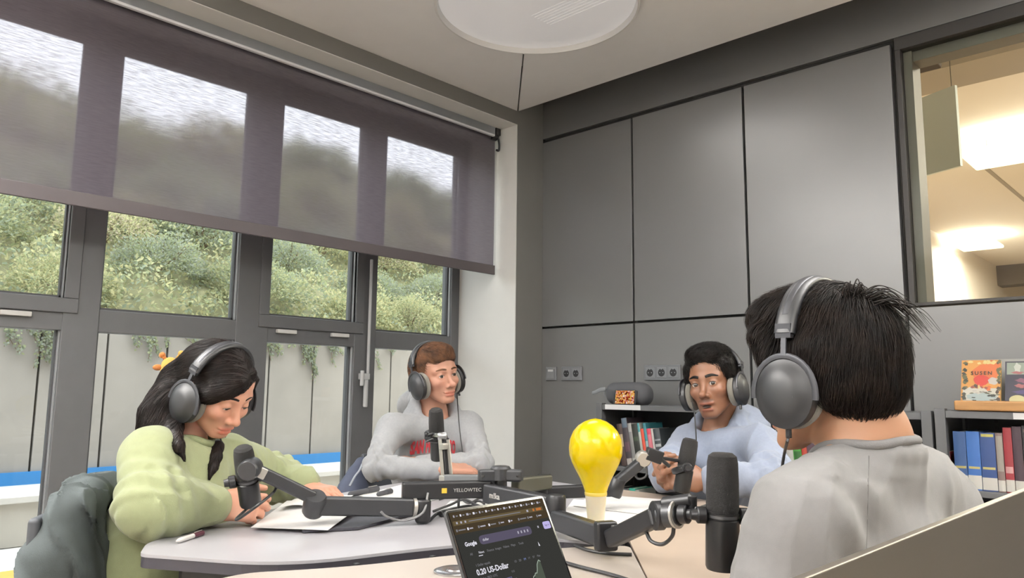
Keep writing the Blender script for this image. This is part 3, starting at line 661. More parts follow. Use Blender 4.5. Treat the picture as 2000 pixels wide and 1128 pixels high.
def logo(txt, c, d, nrm, size, col, name, parent, bold=.0):
    vs, fs = text_geo(txt, size, bold); d = unit(d); nrm = unit(nrm); u_ = np.cross(nrm, d)
    b = MB(); b.add([np.asarray(c, float)+d*v[0]+u_*v[1]+nrm*.0006 for v in vs], fs); return b.build(name, col, parent)
def joint(b, p, ax_, r, h, mi=0): ax_ = unit(ax_); b.lathe(np.asarray(p)-ax_*h/2, ax_, [(0, r*.86), (h*.12, r), (h*.88, r), (h, r*.86)], 28, mi)
def arm_bar(name, a, c, w, h, m_, par, ends=True, slot=True):
    b = MB(); b.bar(a, c, w, h); o = b.build(name, m_, par, bevel=.006, seg=3)
    if slot:
        F = frame(c-a); e = MB(); e.bar(np.asarray(a)+F[:, 2]*(h/2)-F[:, 2]*.0005, np.asarray(c)+F[:, 2]*(h/2)-F[:, 2]*.0005, w*.30, .002); e.build('cable_channel', M_armd, o)
    return o
def mic_arm(label):
    t = thing('microphone_stand', (HUB[0], HUB[1], .79), label, 'microphone arm', 'microphone arms'); return t
def microphone(p0, p1, rf, rb, label, up_, yoke, front=.52, cable=None):
    """p0 tip of the foam, p1 rear end"""
    t = thing('microphone', tuple(p1), label, 'microphone', 'broadcast microphones'); d = p0-p1; L_ = np.linalg.norm(d); d = d/L_
    b = MB(); b.lathe(p1+d*L_*(1-front), d, [(0, rf*.93), (.006, rf*1.0), (L_*front*.5, rf*.985), (L_*front-.016, rf*.94), (L_*front-.005, rf*.86), (L_*front, rf*.62), (L_*front+.001, 0)], 40); b.build('foam_windscreen', M_foam, t, True)
    b = MB(); b.lathe(p1, d, [(0, rb*.6), (.001, rb*.93), (.006, rb), (L_*(1-front)-.012, rb), (L_*(1-front)-.010, rb*.90), (L_*(1-front)-.004, rb*.90), (L_*(1-front)-.003, rb*1.0), (L_*(1-front), rb*1.0)], 40); bd = b.build('body', M_mic, t, True)
    b = MB(); b.lathe(p1+d*(L_*(1-front)-.008), d, [(0, rb*.96), (.005, rb*.96)], 40); b.build('ring', mat('mic_ring', '5b5b5d', .35, metal=.6), bd, True)
    s = unit(np.cross(d, up_)); c = p1+d*L_*.46
    y = MB()
    for k in (-1, 1): joint(y, c+s*k*(rb+.008), s, .014, .016)
    pts = [c-s*(rb+.010)]+[c-s*(rb+.010)*math.cos(a_)-unit(up_)*(rb+.012)*math.sin(a_) for a_ in np.linspace(.4, math.pi-.4, 9)]+[c+s*(rb+.010)]
    y.tube(pts, .0055, 8, flat=1.6); y.build('yoke', M_armd, t, True)
    for k in (-1, 1): b = MB(); b.rod(c+s*k*(rb+.015), c+s*k*(rb+.026), .010, .008, 12); b.build('yoke_knob', M_armd, t, True)
    if cable is not None: b = MB(); b.tube(spline(cable, 8), .0033, 8); b.build('cable', M_rub, t, True)
    return t, c
# arm towards the window-side person in green
a1 = mic_arm('lower graphite microphone arm with a yellow logo reaching left to the person in green')
y0_, y1_ = ad(958, 955, 1.93), ad(785, 960, 1.87); y0_[2] = y1_[2] = .818
arm_bar('upper_link', y0_, y1_, .030, .043, M_armd, a1)
n1 = unit(V(-(y0_-y1_)[1], (y0_-y1_)[0], 0)); n1 = n1 if n1@(CAM-y0_) > 0 else -n1
logo('YELLOWTEC', y0_*.72+y1_*.28, y0_-y1_, n1, .0125, M_lw, 'maker_name', a1); 
for o in a1.children:
    if o.name.startswith('maker_name'): o.location = tuple(n1*.0152)
lg = y0_*.46+y1_*.54+n1*.0156; b = MB(); u1 = unit(y0_-y1_); b.bar(lg-u1*.007, lg+u1*.006, .0006, .012); b.build('logo', M_yel, a1)
jp = ad(826, 990, 1.865); b = MB(); b.rod(V(*jp[:2], .742), V(*jp[:2], .80), .019, .020, 24, ch=.005); b.build('elbow_block', M_armd, a1, bevel=.003)
l0, l1 = ad(806, 990, 1.862), ad(622, 987, 1.765)
arm_bar('lower_link', l0, l1, .032, .043, M_arm, a1)
b = MB(); b.lathe(l0, l0-l1, [(-.002, .0225), (.006, .0235), (.008, .019)], 28); b.build('link_collar', M_armb, a1, True)
b = MB(); e1 = ad(614, 984, 1.762); joint(b, e1, ad(614, 964, 1.75)-e1+RT*.004, .026, .052); b.build('elbow', M_arm, a1, True)
f0, f1 = ad(612, 972, 1.76), ad(487, 912, 1.69); arm_bar('fore_link', f0, f1, .026, .030, M_arm, a1)
b = MB(); e2 = ad(489, 915, 1.685); joint(b, e2, FW, .0235, .045); b.build('tip_joint', M_arm, a1, True)
b = MB(); q0 = f0*.18+f1*.82; b.bar(q0-(f1-f0)*.06, q0+(f1-f0)*.06, .0275, .026); b.build('tip_sleeve', M_armb, a1, bevel=.004)
b = MB(); b.tube(spline([ad(836, 962, 1.87), ad(826, 1000, 1.84), ad(790, 1016, 1.83), ad(757, 1009, 1.81), ad(744, 999, 1.80)], 8), .003, 8); b.build('cable', mat('cable_grey', '6f6f70', .5), a1, True)
microphone(ad(474, 872, 1.70), ad(490, 985, 1.735), .0235, .024, 'black microphone on the left held by the person in green', V(1, -.5, .2), True, front=.52,
           cable=[ad(488, 988, 1.735), ad(462, 1012, 1.69), ad(470, 1010, 1.68), ad(505, 985, 1.66), ad(533, 962, 1.71), ad(540, 950, 1.735)])
# arm towards the near person
a2 = mic_arm('near microphone arm reaching right to the large black microphone')
p0_, p1_ = ad(950, 962, 1.92), ad(1084, 990, 1.76); arm_bar('upper_link', p0_, p1_, .032, .048, M_arm, a2)
n2 = unit(V(-(p1_-p0_)[1], (p1_-p0_)[0], 0)); n2 = n2 if n2@(CAM-p0_) > 0 else -n2
logo('m!ka', p0_*.80+p1_*.20+n2*.0165, p1_-p0_, n2, .019, M_lw, 'maker_name', a2, .0006)
b = MB(); e = ad(1086, 992, 1.755); joint(b, e, V(0, 0, 1), .023, .062); b.build('elbow', M_armd, a2, True)
p2_, p3_ = ad(1080, 1012, 1.76), ad(1178, 1046, 1.52); arm_bar('lower_link', p2_, p3_, .032, .043, M_arm, a2)
b = MB(); e = ad(1183, 1046, 1.505); b.box(e, (.024, .046, .058), frame(p3_-p2_)); b.build('elbow_plate', M_armd, a2, bevel=.006)
b = MB(); e = ad(1203, 1027, 1.50); b.bar(ad(1190, 1028, 1.51), ad(1224, 1032, 1.49), .018, .012); b.build('tension_lever', M_armd, a2, bevel=.003)
p4_, p5_ = ad(1192, 1052, 1.495), ad(1284, 1008, 1.375); arm_bar('fore_link', p4_, p5_, .030, .034, M_armd, a2)
b = MB(); joint(b, ad(1285, 1006, 1.37), RT+FW*.2, .026, .020); b.build('tip_joint', M_armd, a2, True)
b = MB(); b.rod(ad(1289, 1006, 1.37), ad(1326, 1004, 1.345), .022, n=28, ch=.003); b.build('tip_sleeve', M_arm, a2, True)
b = MB(); b.rod(ad(1320, 1004, 1.346), ad(1324, 1004, 1.343), .0245, n=28); b.build('tip_ring', M_armb, a2, True)
b = MB(); b.rod(ad(1328, 1003, 1.34), ad(1345, 1003, 1.33), .017, n=24, ch=.002); b.rod(ad(1340, 1003, 1.33), ad(1372, 1003, 1.31), .009, n=18); b.rod(ad(1364, 1003, 1.315), ad(1384, 1003, 1.30), .0145, n=6); b.build('spigot', M_armd, a2, True)
b = MB(); b.rod(ad(1294, 984, 1.37), ad(1354, 976, 1.335), .0125, n=20, ch=.004); b.rod(ad(1352, 968, 1.335), ad(1352, 1004, 1.335), .0085, n=14); b.rod(ad(1299, 980, 1.37), ad(1296, 1006, 1.37), .010, n=14); b.build('yoke_link', M_armd, a2, True)
b = MB(); b.tube(spline([ad(1262, 1038, 1.40), ad(1272, 1056, 1.39), ad(1294, 1062, 1.37), ad(1313, 1046, 1.355), ad(1316, 1022, 1.35)], 8), .0036, 8); b.build('cable', M_rub, a2, True)
microphone(ad(1411, 884, 1.285), ad(1411, 1112, 1.265), .0272, .0278, 'largest black broadcast microphone in the foreground, upright', -FW, True, front=.51,
           cable=[ad(1411, 1110, 1.265), ad(1440, 1098, 1.27), ad(1450, 1075, 1.275), ad(1452, 1030, 1.28), ad(1448, 996, 1.29)])
# arm towards the person in the blue hoodie
a3 = mic_arm('rear microphone arm passing behind the yellow balloon to the person in blue')
q0_, q1_ = ad(1005, 948, 1.97), ad(1072, 940, 2.10); arm_bar('upper_link', q0_, q1_, .028, .040, mat('arm_olive', '4c4b40', .4, metal=.3), a3)
q2_, q3_ = ad(1040, 962, 2.10), ad(1205, 956, 2.08); arm_bar('lower_link', q2_, q3_, .028, .034, M_armd, a3)
b = MB(); joint(b, ad(1062, 951, 2.10), V(0, 0, 1), .019, .070); b.build('elbow', M_armd, a3, True)
b = MB(); joint(b, ad(1203, 952, 2.08), RT*.3+V(0, 0, 1), .021, .05); b.build('elbow_block', M_armd, a3, True)
q4_, q5_ = ad(1202, 944, 2.08), ad(1252, 902, 2.12); arm_bar('fore_link', q4_, q5_, .027, .028, M_arm, a3)
b = MB(); q = ad(1256, 895, 2.12); joint(b, q, FW, .021, .035); b.build('tip_joint', M_armb, a3, True)
b = MB(); b.box(ad(1277, 889, 2.12), (.046, .034, .036), frame(RT-UP*.35)); b.bar(ad(1286, 892, 2.12), ad(1308, 911, 2.12), .012, .010); b.bar(ad(1280, 892, 2.12), ad(1326, 899, 2.14), .014, .010); b.build('bracket', M_armd, a3, bevel=.003)
b = MB(); b.tube(spline([ad(1262, 903, 2.11), ad(1262, 928, 2.10), ad(1246, 934, 2.10), ad(1238, 920, 2.10)], 8), .003, 8); b.build('cable', M_rub, a3, True)
microphone(ad(1349, 856, 2.16), ad(1330, 962, 2.13), .0245, .0235, 'black microphone tilted towards the person in the blue hoodie', V(.7, .6, .3), True, front=.50)
# arm towards the person in the corner
a4 = mic_arm('upright microphone arm in front of the person in the grey hoodie')
r0_, r1_ = ad(962, 938, 1.96), ad(872, 936, 2.22); arm_bar('upper_link', r0_, r1_, .028, .030, mat('arm_pale', '87898b', .35, metal=.4), a4)
r2_, r3_ = ad(873, 932, 2.23), ad(867, 862, 2.26); arm_bar('fore_link', r2_, r3_, .024, .022, M_armd, a4)
for k in (-1, 1): b = MB(); b.bar(ad(873+k*8.3, 930, 2.215), ad(867+k*8.1, 858, 2.245), .003, .012); b.build('side_rail', M_armb, a4)
b = MB(); b.box(ad(871, 933, 2.22), (.028, .034, .016)); b.build('end_plate', M_armb, a4, bevel=.003)
b = MB(); b.box(ad(867, 871, 2.24), (.02, .026, .018)); b.build('end_plate', M_armb, a4, bevel=.003)
b = MB(); joint(b, ad(864, 851, 2.26), RT, .012, .026); b.bar(ad(864, 850, 2.26), ad(846, 848, 2.28), .012, .012); b.build('tip_joint', mat('chrome_joint', 'b5b7b9', .25, metal=.8), a4, True)
b = MB(); b.rod(ad(845, 846, 2.27), ad(833, 850, 2.27), .004, n=10); b.rod(ad(835, 848, 2.27), ad(830, 849, 2.27), .009, n=12); b.rod(ad(846, 856, 2.27), ad(832, 862, 2.27), .004, n=10); b.build('clamp_screw', M_armd, a4, True)
microphone(ad(851, 798, 2.30), ad(855, 897, 2.33), .0235, .0215, 'black microphone in front of the lettered grey hoodie', V(0, 1, .2), True, front=.5)
# ---- laptop with the chart
lp = thing('laptop', (2.2, -2.56, TZ), 'open dark laptop showing a search page with a line chart', 'laptop')
dl = 1.15; A0 = ad(868, 997, dl); B0 = az(1060, 967, A0[2]); tdir = unit(V(*(B0-A0)[:2], 0)); W_ = np.linalg.norm(B0-A0)
ndir = V(tdir[1], -tdir[0], 0)                                    # horizontally out of the screen
rec = math.radians(26.3); wv = ndir*math.sin(rec)-V(0, 0, 1)*math.cos(rec); H_ = (A0[2]-.752)/math.cos(rec); sn = np.cross(wv, tdir); sn = sn if sn@ndir > 0 else -sn
def sp(u, v, o=0.): return A0 + tdir*W_*u + wv*H_*v + sn*o
b = MB(); P = [sp(0, 0), sp(1, 0), sp(1, 1), sp(0, 1)]
rp = round_poly([(0, 0), (W_, 0), (W_, H_), (0, H_)], .007, 5)
b.prism(rp, -.005, 0, T=lambda v: A0+tdir*v[0]+wv*v[1]+sn*v[2]); b.build('lid', mat('laptop_shell', '4a4a4c', .35, metal=.6), lp)
b = MB(); b.prism(round_poly([(.0015, .0015), (W_-.0015, .0015), (W_-.0015, H_-.001), (.0015, H_-.001)], .006, 5), 0, .0008, T=lambda v: A0+tdir*v[0]+wv*v[1]+sn*v[2]); bez = b.build('bezel', mat('bezel_black', '0c0c10', .12), lp)
# display: real page content in flat patches a hair above each other
G_bg, G_bar, G_box = glow('screen_page', '3b3b38', 1.0), glow('screen_tabs', '4b4030', 1.0), glow('screen_field', '5f596c', 1.0)
G_tx, G_dim, G_wh, G_line, G_fill, G_lil, G_or, G_blue, G_field2, G_mid = glow('screen_text', 'b9b7c4', 1.), glow('screen_dim', '86858a', 1.), glow('screen_white', 'f0eef8', 1.), glow('screen_line', 'a9b8a8', 1.), glow('screen_fill', '545c50', 1.), glow('screen_lilac', 'c7bdf0', 1.), glow('screen_orange', 'c97a40', 1.), glow('screen_blue', '8fa0d8', 1.), glow('screen_border', '7d76a8', 1.), glow('screen_mid', '6a5c42', 1.)
SM = [G_bg, G_bar, G_box, G_tx, G_dim, G_wh, G_line, G_fill, G_lil, G_or, G_blue, G_field2, G_mid]
b = MB(); X0s, X1s, Y0s, Y1s = .022, .978, .03, .97
sx = lambda u: X0s+(X1s-X0s)*u
sy = lambda v: Y0s+(Y1s-Y0s)*v
def patch(u0, v0, u1, v1, mi, o=.0013): b.add([sp(sx(u0), sy(v0), o), sp(sx(u1), sy(v0), o), sp(sx(u1), sy(v1), o), sp(sx(u0), sy(v1), o)], [[3, 2, 1, 0]], mi)
def stext(s, u, v, size, mi, align='LEFT', o=.0018, bold=0):
    vs, fs = text_geo(s, size, bold, align=align); p = sp(sx(u), sy(v), o); b.add([p+tdir*q[0]-wv*q[1] for q in vs], fs, mi)
patch(0, 0, 1, 1, 0); patch(0, 0, 1, .245, 1, .0015); patch(.012, .10, .96, .15, 12, .0016)
g_ = np.random.default_rng(3)
for i in range(15): u = .03+i*.063; patch(u, .035, u+.012+.012*g_.random(), .06, 5 if i % 2 else 3, .0018); patch(u+.026, .042, u+.045, .055, 4, .0018)
for i in range(3): patch(.04+i*.04, .112, .055+i*.04, .135, 3, .0018)
patch(.16, .12, .70, .13, 4, .0018); patch(.84, .11, .86, .14, 9, .0018); patch(.88, .11, .94, .14, 9, .0018); patch(.77, .112, .79, .138, 3, .0018)
for i in range(9): u = .02+i*.105; patch(u, .19, u+.015, .218, 5 if i in (1, 3, 5) else 4, .0018); patch(u+.022, .197, u+.022+.05*g_.random()+.02, .211, 3 if i % 3 else 4, .0018)
for r0, r1 in ((.205, .755),):
    pr = round_poly([(r0, .30), (r1, .30), (r1, .40), (r0, .40)], .04, 5); b.add([sp(sx(u), sy(v), .0015) for u, v in pr], [list(range(len(pr)-1, -1, -1))], 2)
stext('Google', .060, .365, .0086, 5, bold=.0003); stext('dollar', .235, .352, .006, 5)
for i in range(4): patch(.60+i*.035, .335, .613+i*.035, .365, 3, .0018)
pr = round_poly([(.90, .285), (.985, .285), (.985, .375), (.90, .375)], .018, 4); b.add([sp(sx(u), sy(v), .0015) for u, v in pr], [list(range(len(pr)-1, -1, -1))], 8); stext('Sign in', .943, .33, .0045, 0, 'CENTER'); patch(.83, .32, .845, .345, 3, .0018)
for i, s in enumerate(('All', 'News', 'Finance', 'Images', 'Videos', 'Maps', 'Tools')): stext(s, .08+i*.082, .475, .0052, 5 if i == 1 else 4)
patch(.155, .505, .195, .512, 5, .0018)
stext('1 Dollar equals', .10, .60, .0052, 4); stext('0.20 US-Dollar', .09, .675, .0118, 5, bold=.0003); stext('22 Apr, 08:21 UTC', .10, .745, .005, 4)
for (u0, v0, u1, v1) in ((.10, .80, .40, .806), (.10, .885, .40, .891), (.10, .80, .104, .891), (.396, .80, .40, .891)): patch(u0, v0, u1, v1, 11, .0018)
stext('1', .12, .845, .007, 3); stext('Dollar', .33, .845, .006, 10, 'CENTER'); stext('0.20', .36, .94, .006, 3, 'CENTER'); stext('US', .13, .94, .005, 4)
ch = [(.47, .93), (.49, .90), (.505, .925), (.52, .90), (.54, .935), (.56, .905), (.58, .915), (.60, .90), (.615, .86), (.63, .855), (.645, .83), (.66, .835), (.675, .80), (.69, .745), (.705, .72), (.72, .70), (.735, .72)]
for (u0, v0), (u1, v1) in zip(ch[:-1], ch[1:]):
    p, q = sp(sx(u0), sy(v0), .0018), sp(sx(u1), sy(v1), .0018); b.bar(p, q, .0003, .0012, sn*0+wv, 6)
    if u0 > .62: b.add([sp(sx(u0), sy(v0), .0016), sp(sx(u1), sy(v1), .0016), sp(sx(u1), sy(.97), .0016), sp(sx(u0), sy(.97), .0016)], [[3, 2, 1, 0]], 7)
for i, s in enumerate(('1D', '5D', '1M', '1Y', '5Y', 'Max')): stext(s, .47+i*.05, .655, .0048, 10 if i == 2 else 4)
for i in range(3): stext(('0.22', '0.20', '0.18')[i], .445, .75+i*.085, .004, 4, 'RIGHT')
for i, s in enumerate(('2021', '2022', '2023')): stext(s, .48+i*.11, .985, .004, 4)
b.add([sp(sx(.78), sy(.50), .0018), sp(sx(.792), sy(.55), .0018), sp(sx(.776), sy(.548), .0018)], [[2, 1, 0]], 5)
b.build('screen', SM, lp)
hz = sp(0, 1); hz2 = sp(1, 1)
b = MB(); b.rod(sp(.12, 1.0, -.002), sp(.88, 1.0, -.002), .005, n=14); b.build('hinge', mat('bezel_black', '', .12), lp, True)
bp_ = round_poly([(.0, .004), (W_, .004), (W_, .17), (0, .17)], .008, 5); Z0_ = TZ
b = MB(); b.prism(bp_, 0.0, .011, T=lambda v: V(hz[0], hz[1], Z0_)+tdir*v[0]+ndir*v[1]+V(0, 0, v[2])); base = b.build('base', mat('laptop_shell', '', .35), lp, bevel=.001)
b = MB()
for r in range(6):
    for c in range(13):
        k = .012+c*(W_-.024)/13; b.box(V(hz[0], hz[1], Z0_+.0118)+tdir*(k+.007)+ndir*(.02+r*.0145), (.0135, .0125, .0018), np.stack([tdir, ndir, V(0, 0, 1)], 1))
b.build('keyboard', mat('key_black', '141416', .5), base)
b = MB(); b.box(V(hz[0], hz[1], Z0_+.0114)+tdir*W_*.5+ndir*.138, (.085, .05, .001), np.stack([tdir, ndir, V(0, 0, 1)], 1)); b.build('touchpad', mat('touchpad_grey', '3a3a3d', .3), base)
# ---- silver laptop lid in the near right corner
l2 = thing('laptop', (2.9, -2.97, TZ), 'silver laptop lid seen from behind, cut off by the bottom right corner', 'laptop')
M_al = mat('aluminium', ('8d867c', 0.75), .34, metal=.75, noise=.02, nscale=5)
e0, e1 = az(1560, 1128, 1.0), az(2000, 955, 1.0); td = unit(e1-e0); e0 = e0-td*.05; e1 = e1+td*.04; Wl = np.linalg.norm(e1-e0); nd = V(td[1], -td[0], 0); nd = nd if nd@(CAM-e0) > 0 else -nd
wv2 = unit(-V(0, 0, 1)-nd*.10); 
b = MB(); b.prism(round_poly([(0, 0), (Wl, 0), (Wl, .245), (0, .245)], .012, 6), -.003, .002, T=lambda v: e0+td*v[0]+wv2*v[1]+nd*v[2]); b.build('lid', M_al, l2, bevel=.001)
b = MB(); b.prism(round_poly([(.006, .006), (Wl-.006, .006), (Wl-.006, .24), (.006, .24)], .01, 6), -.0038, -.003, T=lambda v: e0+td*v[0]+wv2*v[1]+nd*v[2]); b.build('screen', mat('bezel_black', '', .12), l2)
hb = e0+wv2*.246
b = MB(); b.prism(round_poly([(0, 0), (Wl, 0), (Wl, .245), (0, .245)], .012, 6), 0, .012, T=lambda v: V(hb[0], hb[1], TZ)+td*v[0]-nd*v[1]+V(0, 0, v[2])); bs_ = b.build('base', M_al, l2, bevel=.001)
b = MB(); b.rod(V(hb[0], hb[1], TZ+.012)+td*.03, V(hb[0], hb[1], TZ+.012)+td*(Wl-.03), .005); b.build('hinge', mat('bezel_black', '', .12), l2, True)
# ---- balloon lamp
bl_ = thing('balloon', tuple(V(*ad(1164, 1030, 1.83)[:2], TZ)), 'yellow bulb-shaped balloon standing on a frosted tube on the table', 'balloon')
bp0 = V(*ad(1164, 1030, 1.83)[:2], TZ); zt = lambda y_: ad(1164, y_, 1.85)[2]; k_ = 1.85/FPX
prof = [(817, 0), (818.5, 10), (823, 22), (831, 34), (842, 43.5), (858, 50.5), (874, 52.5), (888, 51.5), (903, 46.5), (918, 39), (934, 30.5), (948, 24.5), (958, 21.5), (962, 20.8)]
m = bpy.data.materials.new('balloon_yellow'); m.use_nodes = True; b_ = m.node_tree.nodes['Principled BSDF']; b_.inputs['Base Color'].default_value = (*srgb('d2bb00'), 1); b_.inputs['Roughness'].default_value = .16; b_.inputs['Subsurface Weight'].default_value = .25; b_.inputs['Subsurface Radius'].default_value = (.03, .02, .003); b_.inputs['Coat Weight'].default_value = .1
b = MB(); b.lathe(V(bp0[0], bp0[1], 0), V(0, 0, 1), [(zt(y_), max(r_*k_, 0)) for y_, r_ in prof][::-1], 48); b.build('bulb', m, bl_, True, sharp=180)
b = MB(); z_ = zt(960); b.lathe(V(bp0[0], bp0[1], 0), V(0, 0, 1), [(z_-.010, .024), (z_-.006, .027), (z_, .0275), (z_+.003, .026)], 40); b.build('rolled_rim', mat('balloon_rim', 'dcc25a', .35), bl_, True)
m = bpy.data.materials.new('frosted_tube'); m.use_nodes = True; b_ = m.node_tree.nodes['Principled BSDF']; b_.inputs['Base Color'].default_value = (*srgb('e4dcc4'), 1); b_.inputs['Roughness'].default_value = .35; b_.inputs['Subsurface Weight'].default_value = .6; b_.inputs['Subsurface Radius'].default_value = (.03, .025, .015); b_.inputs['Transmission Weight'].default_value = .15
b = MB(); b.lathe(V(bp0[0], bp0[1], 0), V(0, 0, 1), [(TZ, .0185), (TZ+.002, .019), (z_-.012, .0255), (z_-.006, .0262)], 40); b.build('tube', m, bl_, True)
# ---- papers, folder, pens, cables
M_pap = mat('paper', 'f1f1f2', .8, noise=.008, nscale=40)
def sheet(name, pts, label, th=.0008, lift=None, m_=None, nx=10, cat='paper', group=None):
    """four corners on the table; lift(u,v) raises it"""
    P = [az(*p, TZ+.0016) if len(p) == 2 else az(p[0], p[1], TZ+.0016)+V(0, 0, p[2]) for p in pts]; t = MB()
    for s_ in (0, 1):
        for i in range(nx+1):
            for j in range(nx+1):
                u, v = i/nx, j/nx; q = P[0]*(1-u)*(1-v)+P[1]*u*(1-v)+P[2]*u*v+P[3]*(1-u)*v; t.v.append(q+V(0, 0, (lift(u, v) if lift else 0)+th*s_))
    n_ = (nx+1)**2; I = lambda i, j: i*(nx+1)+j
    for i in range(nx):
        for j in range(nx): t.f += [[n_+I(i, j), n_+I(i+1, j), n_+I(i+1, j+1), n_+I(i, j+1)], [I(i, j+1), I(i+1, j+1), I(i+1, j), I(i, j)]]
    rim = [I(i, 0) for i in range(nx)]+[I(nx, j) for j in range(nx)]+[I(i, nx) for i in range(nx, 0, -1)]+[I(0, j) for j in range(nx, 0, -1)]
    for a, c in zip(rim, rim[1:]+rim[:1]): t.f.append([a, c, n_+c, n_+a])
    t.m = [0]*len(t.f); o = t.build(name, m_ or M_pap, None, True, 60); tag(o, label, cat, group); return o
sheet('dark_folder', [(590, 1040), (700, 1034), (838, 998), (690, 1000)], 'black folder under the white sheets on the left table', .006, m_=mat('folder_black', '2a2930', .6), cat='folder')
sheet('paper_sheet', [(490, 1035, .002), (640, 1042, .004), (705, 1003, .012), (560, 990, .009)], 'white paper sheet lying under the left microphone arm', lift=lambda u, v: .004+.007*math.sin(u*3)*v+.004*v, group='paper sheets')
sheet('paper_sheet', [(545, 1010, .012), (640, 1007, .012), (690, 975, .006), (590, 976, .004)], 'upper white paper sheet behind the left microphone arm', lift=lambda u, v: .012+.006*math.sin(u*5), group='paper sheets')
sheet('paper_sheet', [(700, 968), (800, 985), (905, 965), (790, 945)], 'white paper sheet in front of the crossed arms', lift=lambda u, v: .0004, group='paper sheets')
sheet('paper_sheet', [(850, 1005), (955, 1012), (1000, 985), (880, 978)], 'white paper sheet under the cable tangle', lift=lambda u, v: .0006, group='paper sheets')
sheet('paper_sheet', [(1080, 1028), (1230, 1044), (1296, 990), (1120, 975)], 'large white paper sheet behind the yellow balloon', lift=lambda u, v: .0006+.002*u*v, group='paper sheets')
sheet('paper_sheet', [(1120, 990, .0012), (1265, 1008, .0012), (1292, 976, .0012), (1165, 966, .0012)], 'second white paper sheet near the folded hands', lift=lambda u, v: .0022+.002*math.sin(4*v), group='paper sheets')
def pen(p, q, r, m_, label, name='pen', cap=None):
    t = thing(name, tuple(p), label, name.split('_')[-1]); d = unit(q-p); L_ = np.linalg.norm(q-p)
    b = MB(); b.lathe(p, d, [(0, r*.3), (.008, r*.9), (.012, r), (L_*.62, r)], 14); b.build('barrel', m_, t, True)
    b = MB(); b.lathe(p+d*L_*.62, d, [(0, r*1.12), (L_*.36, r*1.12), (L_*.38, r*.8)], 14); o = b.build('cap', cap or m_, t, True)
    b = MB(); b.bar(p+d*L_*.66+V(0, 0, r*1.3), p+d*L_*.96+V(0, 0, r*1.3), .002, .0015); b.build('clip', M_armb, o)
    return t
pen(az(344, 1062, TZ)+V(0, 0, .006), az(396, 1045, TZ)+V(0, 0, .006), .0052, mat('pen_white', 'dcdad8', .4), 'red brown and white ballpoint pen on the table corner', cap=mat('pen_maroon', '4a2430', .4))
pen(az(680, 972, TZ)+V(0, 0, .010), az(738, 960, TZ)+V(0, 0, .010), .0085, mat('marker_grey', '3c3d42', .5), 'thick dark marker pen lying left of the upright microphone', 'marker_pen')
pen(az(736, 971, TZ)+V(0, 0, .009), az(764, 964, TZ)+V(0, 0, .009), .0075, mat('marker_grey', '', .5), 'short dark marker cap end beside the thick marker pen', 'marker_pen')
def cable(name, pts, r, label, m_=M_rub):
    b = MB(); b.tube(spline(pts, 8), r, 8); o = b.build(name, m_, None, True); tag(o, label, 'cable', 'cables on the tables')
tz = lambda x, y, h=.004: az(x, y, TZ+h)
g_ = np.random.default_rng(17)
cable('cable', [tz(838, 1016), tz(858, 1000, .010), tz(890, 992, .02), tz(920, 988, .012), tz(955, 996, .006)], .004, 'black cable leaving the elbow block toward the central pole')
cable('cable', [tz(846, 998), tz(880, 985, .016), tz(905, 975, .03), tz(930, 985, .02), tz(966, 1000, .006)], .0035, 'black cable arching over the paper beside the pole')
cable('cable', [tz(870, 1012), tz(893, 1003, .01), tz(897, 970, .05), tz(910, 958, .06), tz(940, 968, .03), tz(968, 990, .006)], .0035, 'black cable rising in a loop next to the pole')
cable('cable', [tz(858, 975), tz(890, 968, .012), tz(915, 982, .01), tz(940, 972, .02), tz(962, 988, .008)], .003, 'thin black cable coiling behind the laptop screen')
cable('cable', [tz(902, 1005), tz(926, 1000, .006), tz(946, 986, .03), tz(934, 978, .02), tz(922, 988, .008), tz(950, 1005, .004)], .003, 'small black cable loop at the foot of the pole')
cable('cable', [tz(1122, 1064), tz(1150, 1074), tz(1190, 1080), tz(1234, 1082)], .0035, 'short black cable on the near table right of the laptop')
cable('cable', [tz(1105, 1098), tz(1140, 1108), tz(1185, 1119), tz(1225, 1131), tz(1270, 1148)], .0035, 'long black cable running off the bottom of the near table')
pl = thing('cable_plug', tuple(tz(900, 1000, .01)), 'black plug connector lying in the cable tangle', 'plug')
b = MB(); b.rod(tz(860, 1003, .009), tz(893, 996, .009), .0085, .0065, 14, ch=.002); b.build('shell', M_armd, pl, True); b = MB(); b.rod(tz(893, 996, .009), tz(903, 994, .009), .0045, n=10); b.build('sleeve', M_rub, pl, True)
# ================================================================== BOOKCASES
M_case = mat('bookcase_grey', ('6d6e70', .6), .45, noise=.03, nscale=8, metal=.15); M_caseb = mat('bookcase_inside', '2b2c2f', .6)
YF = -.33
def bookcase(x0, x1, ztop, shelves, label, extra=()):
    t = thing('bookcase', ((x0+x1)/2, YF/2, 0), label, 'bookcase')
    for i, (a, c) in enumerate([(x0, x0+.036), (x1-.036, x1)]+[(m-.018, m+.018) for m in extra]):
        b = MB(); b.b2(V(a, YF, 0), V(c, YF+.036, ztop+.008)); b.b2(V(a, -.045, 0), V(c, -.010, ztop+.008)); b.b2(V(a+.010, YF+.036, .02), V(c-.010, -.045, ztop-.002)); b.build('side_frame', M_case, t, bevel=.002)
    b = MB(); b.b2(V(x0+.036, -.018, .05), V(x1-.036, -.012, ztop-.03)); b.build('back_panel', M_caseb, t)
    b = MB(); b.b2(V(x0+.036, YF+.004, ztop-.026), V(x1-.036, -.012, ztop)); b.build('top_board', M_case, t, bevel=.002)
    for z in shelves:
        b = MB(); b.b2(V(x0+.036, YF+.006, z-.022), V(x1-.036, -.018, z)); b.build('shelf', M_case, t, bevel=.002)
    return t
BZ = .698
k1 = bookcase(.655, 2.205, .998, (BZ, .40, .08), 'grey metal bookcase behind the people, left of the two', (1.43,))
